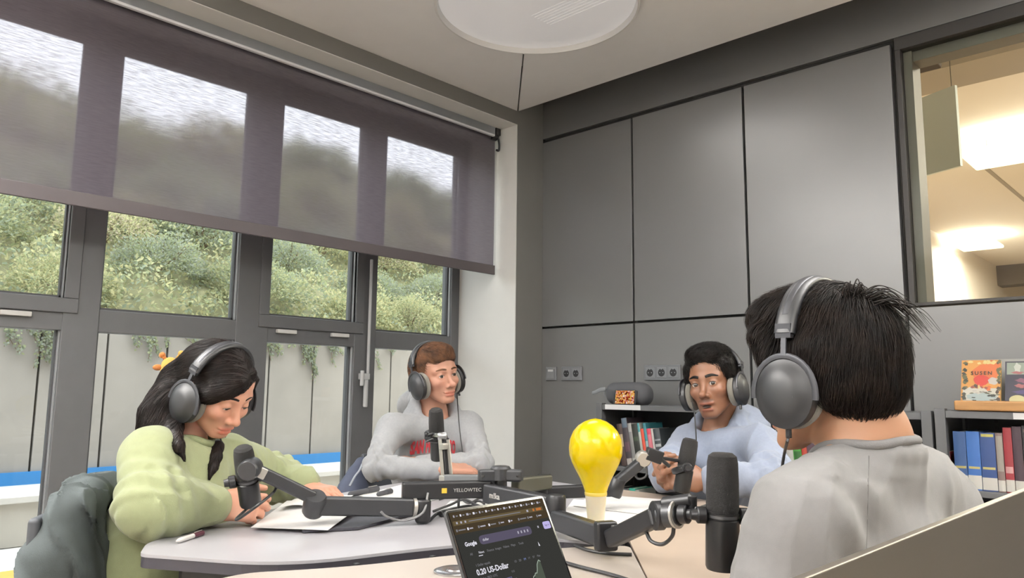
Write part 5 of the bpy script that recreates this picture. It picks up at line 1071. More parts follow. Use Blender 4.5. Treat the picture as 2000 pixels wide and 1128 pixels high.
# ---- headphones
M_hp = mat('headphone_black', ('2c2d30', .5), .42, noise=.05, nscale=30); M_hpd = mat('headphone_cup', ('2d2e31', .5), .45); M_vel = mat('velour_grey', ('8b877d', .7), .95, bump=.8, bscale=900, sheen=.4); M_yk = mat('yoke_grey', ('595a5f', .5), .38, metal=.5)
def headphones(H, R, sc_, label, top=.138, wid=.079, back=-.004, cable=None, tilt=0., CZ=-.032):
    ct, st_ = math.cos(tilt), math.sin(tilt); Rt = R@np.array([[ct, 0, st_], [0, 1, 0], [-st_, 0, ct]])   # band leaned back about the ear axis
    T = lambda *p: H+Rt@(V(*p)*sc_); t = thing('headphones', tuple(H+R@V(0, 0, top*sc_)), label, 'headphones', 'studio headphones')
    A = np.linspace(math.radians(-76), math.radians(76), 25); zc = .030; rz = top-zc-.006; ry = wid+.020
    arc = [(back, ry*math.sin(a), zc+rz*math.cos(a)) for a in A]
    def band(pts, w, th, name, m_, bev=.004):
        b = MB(); n_ = len(pts)
        for i, p in enumerate(pts):
            p = V(*p); tg = V(*pts[min(i+1, n_-1)])-V(*pts[max(i-1, 0)]); N_ = unit(V(0, -tg[2], tg[1])); N_ = N_ if N_@(p-V(0, 0, zc)) > 0 else -N_
            for q in range(10):
                a = 2*math.pi*q/10; b.v.append(T(*(p+V(1, 0, 0)*w*math.copysign(abs(math.cos(a))**.6, math.cos(a))+N_*th*math.copysign(abs(math.sin(a))**.8, math.sin(a)))))
        for i in range(n_-1):
            for q in range(10): b.f.append([i*10+q, i*10+(q+1) % 10, (i+1)*10+(q+1) % 10, (i+1)*10+q])
        b.f += [list(range(9, -1, -1)), [(n_-1)*10+q for q in range(10)]]; b.m = [0]*len(b.f); return b.build(name, m_, t, True, 50)
    band(arc, .0175, .0075, 'headband', M_hp)
    band([(x, y*.955, z-.006) for x, y, z in arc[3:-3]], .0150, .006, 'headband_pad', mat('pad_black', '1a1a1c', .8))
    band([(x, y*1.01, z+.0035) for x, y, z in arc[2:-2]], .0085, .0055, 'spring_steel', M_yk)
    for s in (-1, 1):
        yk = MB(); ye = s*(wid+.024)
        yk.box(T(back, s*(ry*.975), zc+rz*.28), (.026*sc_, .010*sc_, .022*sc_), Rt); yk.bar(T(back, s*(ry*.985), zc+rz*.30), T(back*.5, ye, CZ+.057), .0085*sc_, .0035*sc_, tuple(Rt[:, 1]))
        pts = [T(.004+.0515*math.cos(a)*1.0, ye-s*.001, CZ+.0575*math.sin(a)) for a in np.linspace(math.radians(-8), math.radians(188), 17)]
        yk.tube(pts, .0052*sc_, 8, flat=.55, up=tuple(Rt[:, 1])); yk.build('yoke', M_yk, t, True)
        c = T(.004, 0, CZ); ax_ = Rt[:, 1]*s
        b = MB(); b.lathe(c+ax_*(wid+.004)*sc_, ax_, [(x*sc_, r*sc_) for x, r in ((0, .043), (.004, .0475), (.014, .0485), (.020, .0475), (.023, .040), (.030, .033), (.0345, .020), (.036, .006), (.036, 0))], 36, sx=1.10, up=tuple(Rt[:, 2]))
        cup = b.build('ear_cup', M_hpd, t, True, 28)
        b = MB(); b.lathe(c+ax_*(wid+.0263)*sc_, ax_, [(0, .0395*sc_), (.0016*sc_, .0385*sc_), (.0016*sc_, .0365*sc_)], 36, sx=1.10, up=tuple(Rt[:, 2])); b.box(c+ax_*(wid+.0352)*sc_+Rt[:, 2]*-.004, (.046*sc_, .005*sc_, .0030*sc_), Rt); b.build('cup_ring', M_hp, cup, True)
        b = MB(); b.lathe(c+ax_*(wid-.018)*sc_, ax_, [(x*sc_, r*sc_) for x, r in ((0, .024), (0, .038), (.005, .0465), (.012, .0485), (.018, .0475), (.022, .044))], 36, sx=1.10, up=tuple(Rt[:, 2])); b.build('ear_pad', M_vel, t, True, 40)
        if s == 1:
            b = MB(); b.rod(c-Rt[:, 2]*.050*sc_+ax_*(wid+.012)*sc_, c-Rt[:, 2]*.066*sc_+ax_*(wid+.012)*sc_, .0045*sc_, n=10); b.build('cable_plug', M_hp, t, True)
            if cable: b = MB(); b.tube(spline([c-Rt[:, 2]*.064*sc_+ax_*(wid+.012)*sc_]+list(cable), 8), .0022, 8); b.build('cable', M_rub, t, True)
    return t
# ---- clothing and trunk
def torso(S, J, w=1., dp=1., r_arm=(.060, .052, .043), neck_r=.060, slim=1., neck_cut=True, arms=('L', 'R'), sleeve=1., shr=.062):
    SL, SR, PE, NB = J['ShL'], J['ShR'], J['pelvis'], J['neck']; mid = (SL+SR)/2; lat = unit(SL-SR); up = unit(mid-PE); fw = unit(np.cross(lat, up)); up2 = np.cross(fw, lat); M = np.stack([fw, lat, up2], 1)
    S.cap(SR+lat*.02, SL-lat*.02, shr*slim, None, k=.03, flat=(fw, .92))
    ch = mid*.66+PE*.34+fw*.012; S.ell(ch, (.118*dp*slim, .165*w*slim, .19), M, k=.05)
    be = mid*.28+PE*.72+fw*.008; S.ell(be, (.118*dp*slim, .155*w*slim, .17), M, k=.05)
    S.ell(PE, (.13*dp*slim, .17*w*slim, .12), M, k=.05)
    for A in (SL, SR): S.cap(NB-up2*.030, A*.85+NB*.15-up2*.006, .046*slim, .044*slim, k=.035)
    for s in arms:
        A, E, W = J['Sh'+s], J['El'+s], J['Wr'+s]; S.cap(A, E, r_arm[0], r_arm[1], k=.04); e = E+(W-E)*sleeve; S.cap(E, e, r_arm[1], r_arm[2], k=.025)
    return M
def fold_disp(J, amp, seed, arms=('L', 'R'), base=None):
    w = waves(seed, 3, 38, 80, (1, 1, .55)); w2 = waves(seed+1, 3, 90, 160)
    def f(P):
        d = amp*(w(P)-.3)*1.3 + amp*.30*(w2(P)-.3)
        for s in arms:
            A, E, W = J['Sh'+s], J['El'+s], J['Wr'+s]
            for a, b_, sg in ((A, E, 1.), (W, E, 1.)):
                ax_ = unit(b_-a); L_ = np.linalg.norm(b_-a); X = P-a; s_ = X@ax_; rr = np.sqrt(np.maximum((X*X).sum(-1)-s_*s_, 0)); F = frame(ax_); ang = np.arctan2(X@F[:, 2], X@F[:, 1])
                m_ = np.exp(-((s_-L_)/.085)**2)*(rr < .085)*(s_ < L_+.03)*(s_ > 0)
                d = d+amp*.62*m_*np.sin(s_*2*math.pi/.046+2.6*np.sin(ang+seed)+.9*np.sin(2*ang+seed)+3*w(P))
        if base is not None: d = d+base(P)
        return d
    return f
def legs(S, J, r=(.088, .066, .052)):
    for s in ('L', 'R'): S.cap(J['Hip'+s], J['Kn'+s], r[0], r[1], k=.04); S.cap(J['Kn'+s], J['An'+s], r[1], r[2], k=.03)
    S.cap(J['HipL'], J['HipR'], .11, None, k=.04)
def shoes(J, fw, parent, m_):
    for s in ('L', 'R'):
        S = SDF(); a = J['An'+s]; g0 = V(a[0], a[1], .045); S.ell(g0+fw*.07, (.135, .048, .042), np.stack([fw, np.cross(V(0, 0, 1), fw), V(0, 0, 1)], 1), k=.01); S.cap(g0, a+V(0, 0, .02), .045, .042, k=.03); P, F = S.mesh(.009); P[:, 2] = np.maximum(P[:, 2], .003); link_mesh('shoe', P, F, m_, parent, True)
def lower_body(J, fw, parent, col, shoe='2b2b2e'):
    PE = J['pelvis']; lat = unit(V(*(J['ShL']-J['ShR'])[:2], 0)); fw = unit(V(*fw[:2], 0))
    for s, k in (('L', 1), ('R', -1)):
        J['Hip'+s] = PE+lat*k*.085+V(0, 0, -.02); J['Kn'+s] = J['Hip'+s]+fw*.40+lat*k*.05; J['Kn'+s][2] = .50; J['An'+s] = J['Kn'+s]-fw*.06; J['An'+s][2] = .10
    S = SDF(); legs(S, J); P, F = S.mesh(.009, waves(3, 6, 15, 40) and (lambda P_, w=waves(3, 6, 15, 40): .006*(w(P_)-.33))); link_mesh('trousers', P, F, mat('trousers_'+col, col, .9, bump=.3, bscale=500), parent, True)
    shoes(J, fw, parent, mat('shoe_'+shoe, shoe, .6))
def person(H, label):
    t = thing('person', (H[0], H[1], 0), label, 'person', 'people recording at the table'); return t
def skin(S, name, h, m_, parent, tintf, disp=None):
    P, F = S.mesh(h, disp, 1); return link_mesh(name, P, F, m_, parent, True, attr=tintf(P))
def inner_trunk(S, J, neck_top, rn=(.054, .060), arms=('L', 'R'), rf=(.040, .037, .0265)):
    SL, SR, PE = J['ShL'], J['ShR'], J['pelvis']; mid = (SL+SR)/2
    S.cap(neck_top, J['neck'], rn[0], rn[1], k=.016); ci = mid*.6+PE*.4+unit(np.cross(SL-SR, V(0, 0, 1)))*.02; S.cap(J['neck'], ci, .050, .075, k=.03); S.cap(ci, PE, .075, .09, k=.04); S.cap(SR, SL, .032, k=.03)
    for s in arms: S.cap(J['Sh'+s], J['El'+s], rf[0], rf[0]*.95, k=.02); S.cap(J['El'+s], J['Wr'+s], rf[1], rf[2], k=.015)
def loop_collar(S, J, M, rad, r, drop=.02, k=.015, back_drop=0., front_drop=.03, n=18, flat=None, open_=0.):
    """ring of cloth round the neck: M columns forward, left, up"""
    pts = []
    for a in np.linspace(0, 2*math.pi, n+1): c = math.cos(a); pts.append(J['neck']+M[:, 0]*(c*rad)+M[:, 1]*(math.sin(a)*rad*1.08)-M[:, 2]*(drop+(front_drop if c > 0 else back_drop)*abs(c)**1.5))
    S.chain(pts, r, k=k, **({'flat': flat} if flat else {})); return pts
def rim_collar(C, neck, axis, M, rc, r, m_, parent, disp=None, body=None):
    """knitted band along the edge of a neck opening"""
    pts = []
    for a in np.linspace(0, 2*math.pi, 40, endpoint=False):
        p = C.shoot(neck+axis*.15+(M[:, 0]*math.cos(a)+M[:, 1]*math.sin(a))*rc, -axis, .30, 400, disp)
        if p is not None: pts.append(p+axis*r*.45)
    Q = np.array(pts)
    for _ in range(3): Q = .25*np.roll(Q, 1, 0)+.5*Q+.25*np.roll(Q, -1, 0)
    if body is not None:
        for _ in range(2):
            D = body.ev(Q); G_ = body.grad(Q); G_ -= (G_@axis)[:, None]*axis; Q = Q+G_*np.clip(r*.55-D, 0, .03)[:, None]; Q = .2*np.roll(Q, 1, 0)+.6*Q+.2*np.roll(Q, -1, 0)
        R_ = []
        for q in Q:
            p = C.shoot(q+axis*.12, -axis, .30, 400, disp); R_.append(p+axis*r*.35 if p is not None else q)
        Q = np.array(R_)
        for _ in range(3): Q = .25*np.roll(Q, 1, 0)+.5*Q+.25*np.roll(Q, -1, 0)
    b = MB(); b.tube(list(Q)+[Q[0], Q[1]], r, 10); return b.build('collar', m_, parent, True, 180)
M_skin1 = mat('skin_warm_light', ('c8957e', .97), .48, sss=.12, attr='tint', bump=.03, bscale=500); M_skin2 = mat('skin_fair', ('c2917b', 0.8), .5, sss=.12, attr='tint', bump=.03, bscale=500); M_skin3 = mat('skin_brown', ('976a50', .66), .45, sss=.10, attr='tint', bump=.03, bscale=500); M_skin4 = mat('skin_tan', ('b98b6e', 0.8), .48, sss=.12, attr='tint', bump=.03, bscale=500)
def hair_mat(name, c, c2, rough=.5): return mat(name, c, max(rough, .52), noise=.3, nscale=40, col2=c2, bump=.15, bscale=300, spec=.18)
# ---------------------------------------------------------------- person in the green sweater
def build_green():
    H = ad(423, 761, 1.90); R = head_frame(look(.91, .41, -31), 2); hs = .93
    J = dict(ShR=ad(292, 892, 1.76), ShL=ad(448, 898, 2.04), pelvis=V(*ad(235, 1100, 1.78)[:2], .50), neck=ad(356, 880, 1.89), ElR=ad(290, 1040, 1.655), WrR=ad(428, 1019, 1.79), ElL=ad(535, 1000, 2.19), WrL=ad(600, 986, 2.13))
    J['ElR'][2] = TZ+.070; J['WrR'][2] = TZ+.050; J['ElL'][2] = TZ+.066; J['WrL'][2] = TZ+.056
    t = person(H, 'person with long dark hair in a pale green sweater, looking down at papers'); fw = unit(np.cross(J['ShL']-J['ShR'], V(0, 0, 1)))
    S = SDF(); add_head(S, H, R, hs, eye_open=.42, eye_z=-.0035, cheek=1.03, nose=.96, jaw=.98, chin=.012); nt = H+R@(V(-.048, 0, -.06)*hs); inner_trunk(S, J, nt, (.043, .050), rf=(.036, .034, .0245))
    dR = ad(498, 990, 1.80)-J['WrR']; add_hand(S, J['WrR'], dR, -FW*.9+V(0, 0, .5), V(0, 0, 1)-RT*.1, curl=.95, spread=.12, sc_=.92, thumb=.7)
    dL = ad(638, 972, 2.10)-J['WrL']; dL[2] = -.004; add_hand(S, J['WrL']+V(0, 0, -.006), dL, V(0, 0, 1), -FW, curl=.28, spread=.2, sc_=.88, thumb=.2)
    skin(S, 'body', .0027, M_skin1, t, lambda P: skin_tint(P, H, R, hs, lip=(.98, .62, .60)))
    eyes(H, R, hs, R[:, 0]*.8-R[:, 2]*.6, '2a1a12', t); hm = hair_mat('hair_black_brown', '0c0807', '1a110e')
    eyebrow(S, H, R, hs, hm, t, .0028, .003, out=.048, zb=.0245); lashes(S, H, R, hs, t, z=-.0008, th=.0013)
    C = SDF(); M = torso(C, J, .98, 1.05, (.068, .066, .050), slim=.98, sleeve=.86, shr=.060)
    C.cap(J['pelvis']*.9+J['neck']*.1, J['pelvis']+V(0, 0, -.04), .15, .16, k=.05, flat=(M[:, 0], .85))
    C.cap(J['ElR'], J['ElR']*.72+J['WrR']*.28, .070, .064, k=.03)
    for s in 'RL': e = J['El'+s]+(J['Wr'+s]-J['El'+s])*.86; C.cap(J['El'+s]+(J['Wr'+s]-J['El'+s])*.62, e, .041, .038, k=.012)
    lp_ = loop_collar(C, J, M, .064, .0125, drop=-.014, front_drop=.038, k=.012); C.cap(J['neck']+M[:, 2]*.12, J['neck']-M[:, 2]*.012+M[:, 0]*.012, .062, .052, k=.010, sub=True)
    P, F = C.mesh(.0048, fold_disp(J, .0066, 41), 1); link_mesh('sweater', P, F, mat('sweater_green', ('9ea67e', 0.8), .92, noise=.04, nscale=60, bump=.5, bscale=700, sheen=.25), t, True)
    rim_collar(C, J['neck'], M[:, 2], M, .0620, .0095, mat('collar_green', ('949c76', 0.8), .92, bump=.6, bscale=350), t, fold_disp(J, .0066, 41), S)
    lower_body(J, fw, t, '17171a')
    # hair
    G = SDF(); G.at(H, R, hs); G.ell((-.020, 0, .043), (.104, .083, .089), k=.02); G.ell((-.05, 0, .0), (.068, .072, .072), k=.03)
    G.ell((.108, .020, -.040), (.070, .088, .082), k=.012, sub=True); G.ell((.02, 0, -.115), (.10, .10, .065), k=.02, sub=True)
    G.chain([(.050, .062, .062), (.036, .074, .035), (.012, .080, .0), (-.012, .080, -.04)], [.012, .012, .012, .012], k=.014)
    G.chain([(.062, .020, .085), (.072, -.018, .066), (.068, -.046, .044), (.046, -.068, .014), (.015, -.080, -.012), (-.02, -.082, -.05)], [.016, .018, .018, .016, .014, .016], k=.026)
    G.at()
    G.chain([H+R@(V(-.075, -.01, .03)*hs), ad(352, 745, 1.93), ad(322, 790, 1.89), ad(306, 838, 1.845), ad(303, 858, 1.83)], [.050, .046, .042, .036, .022], k=.03)
    G.chain([ad(330, 770, 1.87), ad(292, 806, 1.85), ad(274, 838, 1.835)], [.030, .022, .004], k=.02)
    G.chain([ad(348, 800, 1.90), ad(343, 834, 1.82), ad(350, 868, 1.745), ad(361, 898, 1.735)], [.022, .016, .010, .003], k=.014); G.chain([ad(336, 810, 1.88), ad(330, 842, 1.80), ad(344, 880, 1.738)], [.018, .013, .003], k=.012)
    fl = []
    for (x, y) in ((424, 872), (421, 892), (416, 912), (409, 934)):
        rd = unit(ray(x, y)); p = C.shoot(CAM+rd*1.3, rd, 1.2, 700); fl.append((p if p is not None else ad(x, y, 1.9))-rd*.004)
    G.chain([ad(418, 852, 2.0)]+fl, [.014, .015, .014, .011, .003], k=.01)
    pf = H+R@(V(.06, -.002, .11)*hs)
    def dirf(P):
        Q = (P-H)@R/hs; low = np.clip((-Q[:, 2]+.0)/.08, 0, 1)[:, None]; loc = np.stack([-.75-0*Q[:, 0], np.sign(Q[:, 1])*.35, -.75+0*Q[:, 0]], 1)@R.T; wd = V(-.05, -.05, -1)-RT*.25
        return loc*(1-low)+wd*low
    dsp = lambda P, w=waves(51, 6, 60, 150, (1, 1, .25)): .0022*(w(P)-.3)
    hair_mesh('hair', G, hm, t, .0034, 5200, dirf, .10, .0007, 5, lift=.0007, jit=.05, disp=dsp)
    headphones(H, R, hs, 'black studio headphones with grey velour pads on the person in green', top=.137, wid=.079, tilt=-.10, cable=[ad(433, 880, 1.99), ad(441, 930, 1.96), ad(432, 985, 1.93), ad(426, 1010, 1.95), V(*ad(426, 1040, 1.99)[:2], TZ+.003)])
    # plush giraffe behind the headphones
    gp = thing('plush_giraffe', tuple(ad(333, 716, 1.955)), 'small yellow plush giraffe head peeking out behind the black headphones', 'plush toy'); gc_ = ad(332, 714, 1.955); k = 1.955/FPX
    My = mat('plush_yellow', 'c0994e', .95, bump=.8, bscale=600, noise=.12, nscale=40); Mo = mat('plush_orange', 'a86a38', .95, bump=.8, bscale=600)
    b = MB(); b.ell(gc_, (17*k, 16*k, 17*k)); b.ell(gc_-RT*4*k-UP*10*k-FW*10*k, (10*k, 10*k, 9*k)); b.rod(gc_-UP*10*k+FW*6*k, ad(344, 748, 1.955), 9*k, 12*k, 16); b.build('head', My, gp, True, 180)
    for (dx, dy, ex, ey) in ((-8, 12, -15, 21), (14, 14, 22, 24)):
        b = MB(); b.rod(gc_+RT*dx*k+UP*dy*k, gc_+RT*ex*k+UP*ey*k, 3.6*k, 3.6*k, 12); b.ell(gc_+RT*ex*k+UP*ey*k, 6*k); b.build('horn', Mo if dx < 0 else My, gp, True, 180)
    for (ex, ey) in ((-24, -3), (22, 6)): b = MB(); b.ell(gc_+RT*ex*k+UP*ey*k, (10*k, 5*k, 6*k), np.stack([RT, FW, UP], 1)); b.build('ear', Mo if ex < 0 else My, gp, True, 180)
# ---------------------------------------------------------------- person in the corner, grey lettered hoodie
M_gh = mat('hoodie_grey', ('a2a4a7', 0.8), .92, noise=.05, nscale=120, bump=.4, bscale=700, sheen=.2)
def build_corner():
    H = ad(850, 733, 2.97); R = head_frame(look(.66, .75, 0), 9); hs = .98
    J = dict(ShR=ad(764, 838, 2.86), ShL=ad(916, 832, 3.02), pelvis=V(*ad(835, 1000, 3.22)[:2], .50), neck=ad(845, 806, 3.00), ElR=ad(732, 930, 2.70), WrR=ad(872, 930, 2.705), ElL=ad(940, 918, 2.84), WrL=ad(800, 916, 2.80))
    for k_, z in (('ElR', .050), ('WrR', .044), ('ElL', .050), ('WrL', .050)): J[k_][2] = TZ+z
    t = person(H, 'brown-haired person in a grey hoodie with red lettering, arms crossed on the table'); fw = unit(np.cross(J['ShL']-J['ShR'], V(0, 0, 1)))
    S = SDF(); add_head(S, H, R, hs, eye_open=.9, jaw=.98, nose=1.08, cheek=.96, chin=.006, smile=.004); inner_trunk(S, J, H+R@V(-.045, 0, -.06), (.049, .056), rf=(.034, .029, .025))
    add_hand(S, J['WrR'], ad(925, 918, 2.76)-J['WrR']+V(0, 0, .004), V(0, 0, 1)-FW*.3, FW+V(0, 0, .3), curl=.35, sc_=1.0, thumb=.4)
    add_hand(S, J['WrL'], ad(742, 912, 2.78)-J['WrL']+V(0, 0, .0), V(0, 0, .8)-FW*.6, V(0, 0, 1)+FW*.3, curl=.30, spread=.15, sc_=1.0, thumb=.3)
    skin(S, 'body', .0029, M_skin2, t, lambda P: skin_tint(P, H, R, hs, stubble=.08, lip=(.95, .66, .64)))
    eyes(H, R, hs, R[:, 0]+R[:, 1]*-.15, '4a3a2c', t); hm = hair_mat('hair_brown', '3d291d', '6a4a35', .5); eyebrow(S, H, R, hs, hm, t, .0034, .003); lashes(S, H, R, hs, t)
    C = SDF(); M = torso(C, J, 1.0, 1.05, (.056, .044, .036), sleeve=.84, shr=.052)
    for s in 'RL': C.cap(J['El'+s]+(J['Wr'+s]-J['El'+s])*.74, J['El'+s]+(J['Wr'+s]-J['El'+s])*.86, .036, .035, k=.006)
    loop_collar(C, J, M, .076, .022, drop=-.036, front_drop=.075, back_drop=-.010, k=.010); C.ell(J['neck']-M[:, 0]*.095-M[:, 2]*.03, (.055, .115, .085), M, k=.04)
    for s in (-1, 1): C.chain([J['neck']+M[:, 1]*s*.09+M[:, 2]*.0, J['neck']+M[:, 1]*s*.07+M[:, 0]*.065-M[:, 2]*.055, J['neck']+M[:, 0]*.105-M[:, 2]*.125+M[:, 1]*s*.006], [.030, .027, .020], k=.02)
    C.cap(J['neck']+M[:, 2]*.14, J['neck']-M[:, 2]*.03+M[:, 0]*.025, .066, .054, k=.012, sub=True)
    P, F = C.mesh(.0052, fold_disp(J, .0065, 61), 1); link_mesh('hoodie', P, F, M_gh, t, True)
    b = MB()                                                          # red letters wrapped on the chest
    c0 = ad(856, 872, 2.86); fh = unit(V(M[0, 0], M[1, 0], 0)); lh = np.cross(V(0, 0, 1), fh); fd_ = fold_disp(J, .0065, 61); Ct = SDF(); torso(Ct, J, 1.0, 1.05, arms=(), shr=.052); red = mat('print_red', 'a32a33', .8)
    vs, fs = text_geo('SAN FRANCISCO', .062, .0035, 1.05); hw = vs[:, 0].max(); arcR = .34
    def wrap(vs, fs, ctr_, m_idx, arc=True, zoff=0.):
        out = []
        for v in vs:
            u = v[0]*.335; z = v[1]*1.05+(-(u*u)/(2*arcR) if arc else 0)+zoff; p = ctr_+fh*.22+lh*u+V(0, 0, z); q = Ct.shoot(p, -fh, .60, 260); out.append((q if q is not None else p-fh*.2)+fh*.0075)
        b.add(out, fs, m_idx)
    wrap(vs, fs, c0, 0)
    vs, fs = text_geo('49ERS', .030, .002, 1.1); wrap(vs+V(.12, 0, 0), fs, c0, 0, False, -.052)
    e = []; n_ = 24
    for rr_, mi in ((.046, 1),):
        vs = np.array([(0, 0, 0)]+[(rr_*math.cos(a)*1.3, rr_*math.sin(a)*.55, 0) for a in np.linspace(0, 2*math.pi, n_, endpoint=False)]); fs = [[0, 1+i, 1+(i+1) % n_] for i in range(n_)]; wrap(vs, fs, c0-V(0, 0, .072), mi, False)
    # letters read left to right for the viewer
    b.build('chest_print', [red, mat('print_gold', 'a87a35', .8)], t)
    lower_body(J, fw, t, '23252b')
    G = SDF(); G.at(H, R, hs); G.ell((-.020, 0, .046), (.103, .082, .088), k=.02); G.ell((-.055, 0, .01), (.062, .070, .065), k=.03); G.ell((.035, 0, .092), (.058, .062, .036), k=.025); G.ell((.066, 0, .068), (.024, .052, .020), k=.02)
    G.ell((.100, 0, -.022), (.060, .090, .082), k=.010, sub=True); G.ell((.01, 0, -.10), (.11, .11, .07), k=.015, sub=True); G.at()
    def dirf(P):
        Q = (P-H)@R; f = np.clip((Q[:, 0]+.02)/.06, 0, 1)[:, None]; top = np.stack([.9+0*Q[:, 0], .25+0*Q[:, 0], -.35+0*Q[:, 0]], 1); sd = np.stack([.15+0*Q[:, 0], 0*Q[:, 0], -1+0*Q[:, 0]], 1); return (top*f+sd*(1-f))@R.T
    hair_mesh('hair', G, hm, t, .0038, 4200, dirf, .030, .0007, 7, lift=.0022, jit=.15)
    headphones(H, R, hs, 'black studio headphones on the brown-haired person in the corner', top=.142, wid=.080, tilt=-.22, cable=[ad(893, 770, 3.0), ad(897, 830, 2.86), ad(903, 880, 2.84), ad(906, 905, 2.82)])
# ---------------------------------------------------------------- person in the blue hoodie
def build_blue():
    H = ad(1394, 750, 2.62); R = head_frame(look(-.60, .80, 0), 7); hs = 1.0
    J = dict(ShR=ad(1347, 862, 2.70), ShL=ad(1492, 868, 2.46), pelvis=V(*ad(1440, 1030, 2.75)[:2], .50), neck=ad(1407, 838, 2.66), ElR=ad(1306, 968, 2.50), WrR=ad(1300, 962, 2.38), ElL=ad(1512, 972, 2.28), WrL=ad(1368, 952, 2.31))
    J['ElR'][2] = TZ+.068; J['WrR'][2] = TZ+.055; J['ElL'][2] = TZ+.066; J['WrL'][2] = TZ+.060
    t = person(H, 'black-haired person in a pale blue hoodie talking, hands folded'); fw = unit(np.cross(J['ShL']-J['ShR'], V(0, 0, 1)))
    S = SDF(); add_head(S, H, R, hs, eye_open=1.0, mouth=1.0, jaw=.98, nose=1.10, cheek=.97); inner_trunk(S, J, H+R@V(-.045, 0, -.06), (.050, .057))
    add_hand(S, J['WrR'], ad(1284, 912, 2.32)-J['WrR'], -RT*.9-FW*.2, V(0, 0, .5)-FW, curl=.75, spread=.10, sc_=1.05, thumb=.6)
    add_hand(S, J['WrL'], ad(1292, 922, 2.29)-J['WrL'], V(0, 0, .5)-FW*.9, V(0, 0, 1), curl=.75, spread=.10, sc_=1.05, thumb=.5)
    skin(S, 'body', .0029, M_skin3, t, lambda P: skin_tint(P, H, R, hs, mouth=1., stubble=.85, lip=(1.0, .72, .70)))
    eyes(H, R, hs, unit(CAM-H)*.6+R[:, 0]*.4, '2c1a10', t); hm = hair_mat('hair_black', '0b0a0a', '1d1917', .42); eyebrow(S, H, R, hs, hm, t, .0043, .004, zb=.0225); lashes(S, H, R, hs, t, z=.0052)
    C = SDF(); M = torso(C, J, 1.0, 1.05, (.060, .062, .050), sleeve=.80, shr=.054)
    for s in 'RL': C.cap(J['El'+s]+(J['Wr'+s]-J['El'+s])*.62, J['El'+s]+(J['Wr'+s]-J['El'+s])*.82, .044, .042, k=.010)
    loop_collar(C, J, M, .076, .022, drop=-.036, front_drop=.075, back_drop=-.010, k=.010); C.ell(J['neck']-M[:, 0]*.10-M[:, 2]*.035, (.060, .125, .085), M, k=.04); C.ell(J['neck']+M[:, 1]*.10-M[:, 0]*.04-M[:, 2]*.03, (.055, .040, .045), M, k=.035)
    for s in (-1, 1): C.chain([J['neck']+M[:, 1]*s*.095, J['neck']+M[:, 1]*s*.072+M[:, 0]*.065-M[:, 2]*.055, J['neck']+M[:, 0]*.105-M[:, 2]*.120+M[:, 1]*s*.006], [.032, .028, .020], k=.02)
    C.cap(J['neck']+M[:, 2]*.14, J['neck']-M[:, 2]*.03+M[:, 0]*.025, .066, .054, k=.012, sub=True)
    P, F = C.mesh(.0050, fold_disp(J, .0075, 81), 1); link_mesh('hoodie', P, F, mat('hoodie_blue', ('98a2b6', 0.8), .92, noise=.04, nscale=120, bump=.4, bscale=700, sheen=.2), t, True)
    lower_body(J, fw, t, '2b2d33')
    G = SDF(); G.at(H, R, hs); G.ell((-.020, 0, .050), (.104, .086, .090), k=.02); G.ell((-.05, 0, .01), (.066, .074, .066), k=.03); G.ell((.030, 0, .104), (.066, .070, .034), k=.03); G.ell((.066, .01, .098), (.030, .052, .022), k=.02)
    for s in (-1, 1): G.cap((.045, s*.070, .06), (.030, s*.078, .015), .016, .010, k=.02)
    G.ell((.102, 0, -.012), (.060, .070, .088), k=.010, sub=True); G.ell((.01, 0, -.105), (.11, .11, .07), k=.015, sub=True); G.at()
    def dirf(P):
        Q = (P-H)@R; f = np.clip((Q[:, 2]-.05)/.04, 0, 1)[:, None]; top = np.stack([.2+0*Q[:, 0], .8+0*Q[:, 0], .3+0*Q[:, 0]], 1); sd = np.stack([-.35+0*Q[:, 0], 0*Q[:, 0], -1+0*Q[:, 0]], 1); return (top*f+sd*(1-f))@R.T
    hair_mesh('hair', G, hm, t, .0038, 4600, dirf, .040, .0008, 9, lift=.004, jit=.3, disp=lambda P, w=waves(91, 6, 50, 120): .004*(w(P)-.3))
    headphones(H, R, hs, 'black studio headphones on the black-haired person in blue', top=.143, wid=.081, tilt=-.25, cable=None)
    cb = thing('headphone_cable', tuple(ad(1357, 800, 2.52)), 'thin black headphone cable hanging down the front of the blue hoodie', 'cable'); b = MB(); b.tube(spline([ad(1352, 786, 2.56), ad(1356, 806, 2.525), ad(1359, 840, 2.50), ad(1360, 872, 2.49), ad(1358, 900, 2.46)], 8), .0022, 8); b.build('cord', M_rub, cb, True)
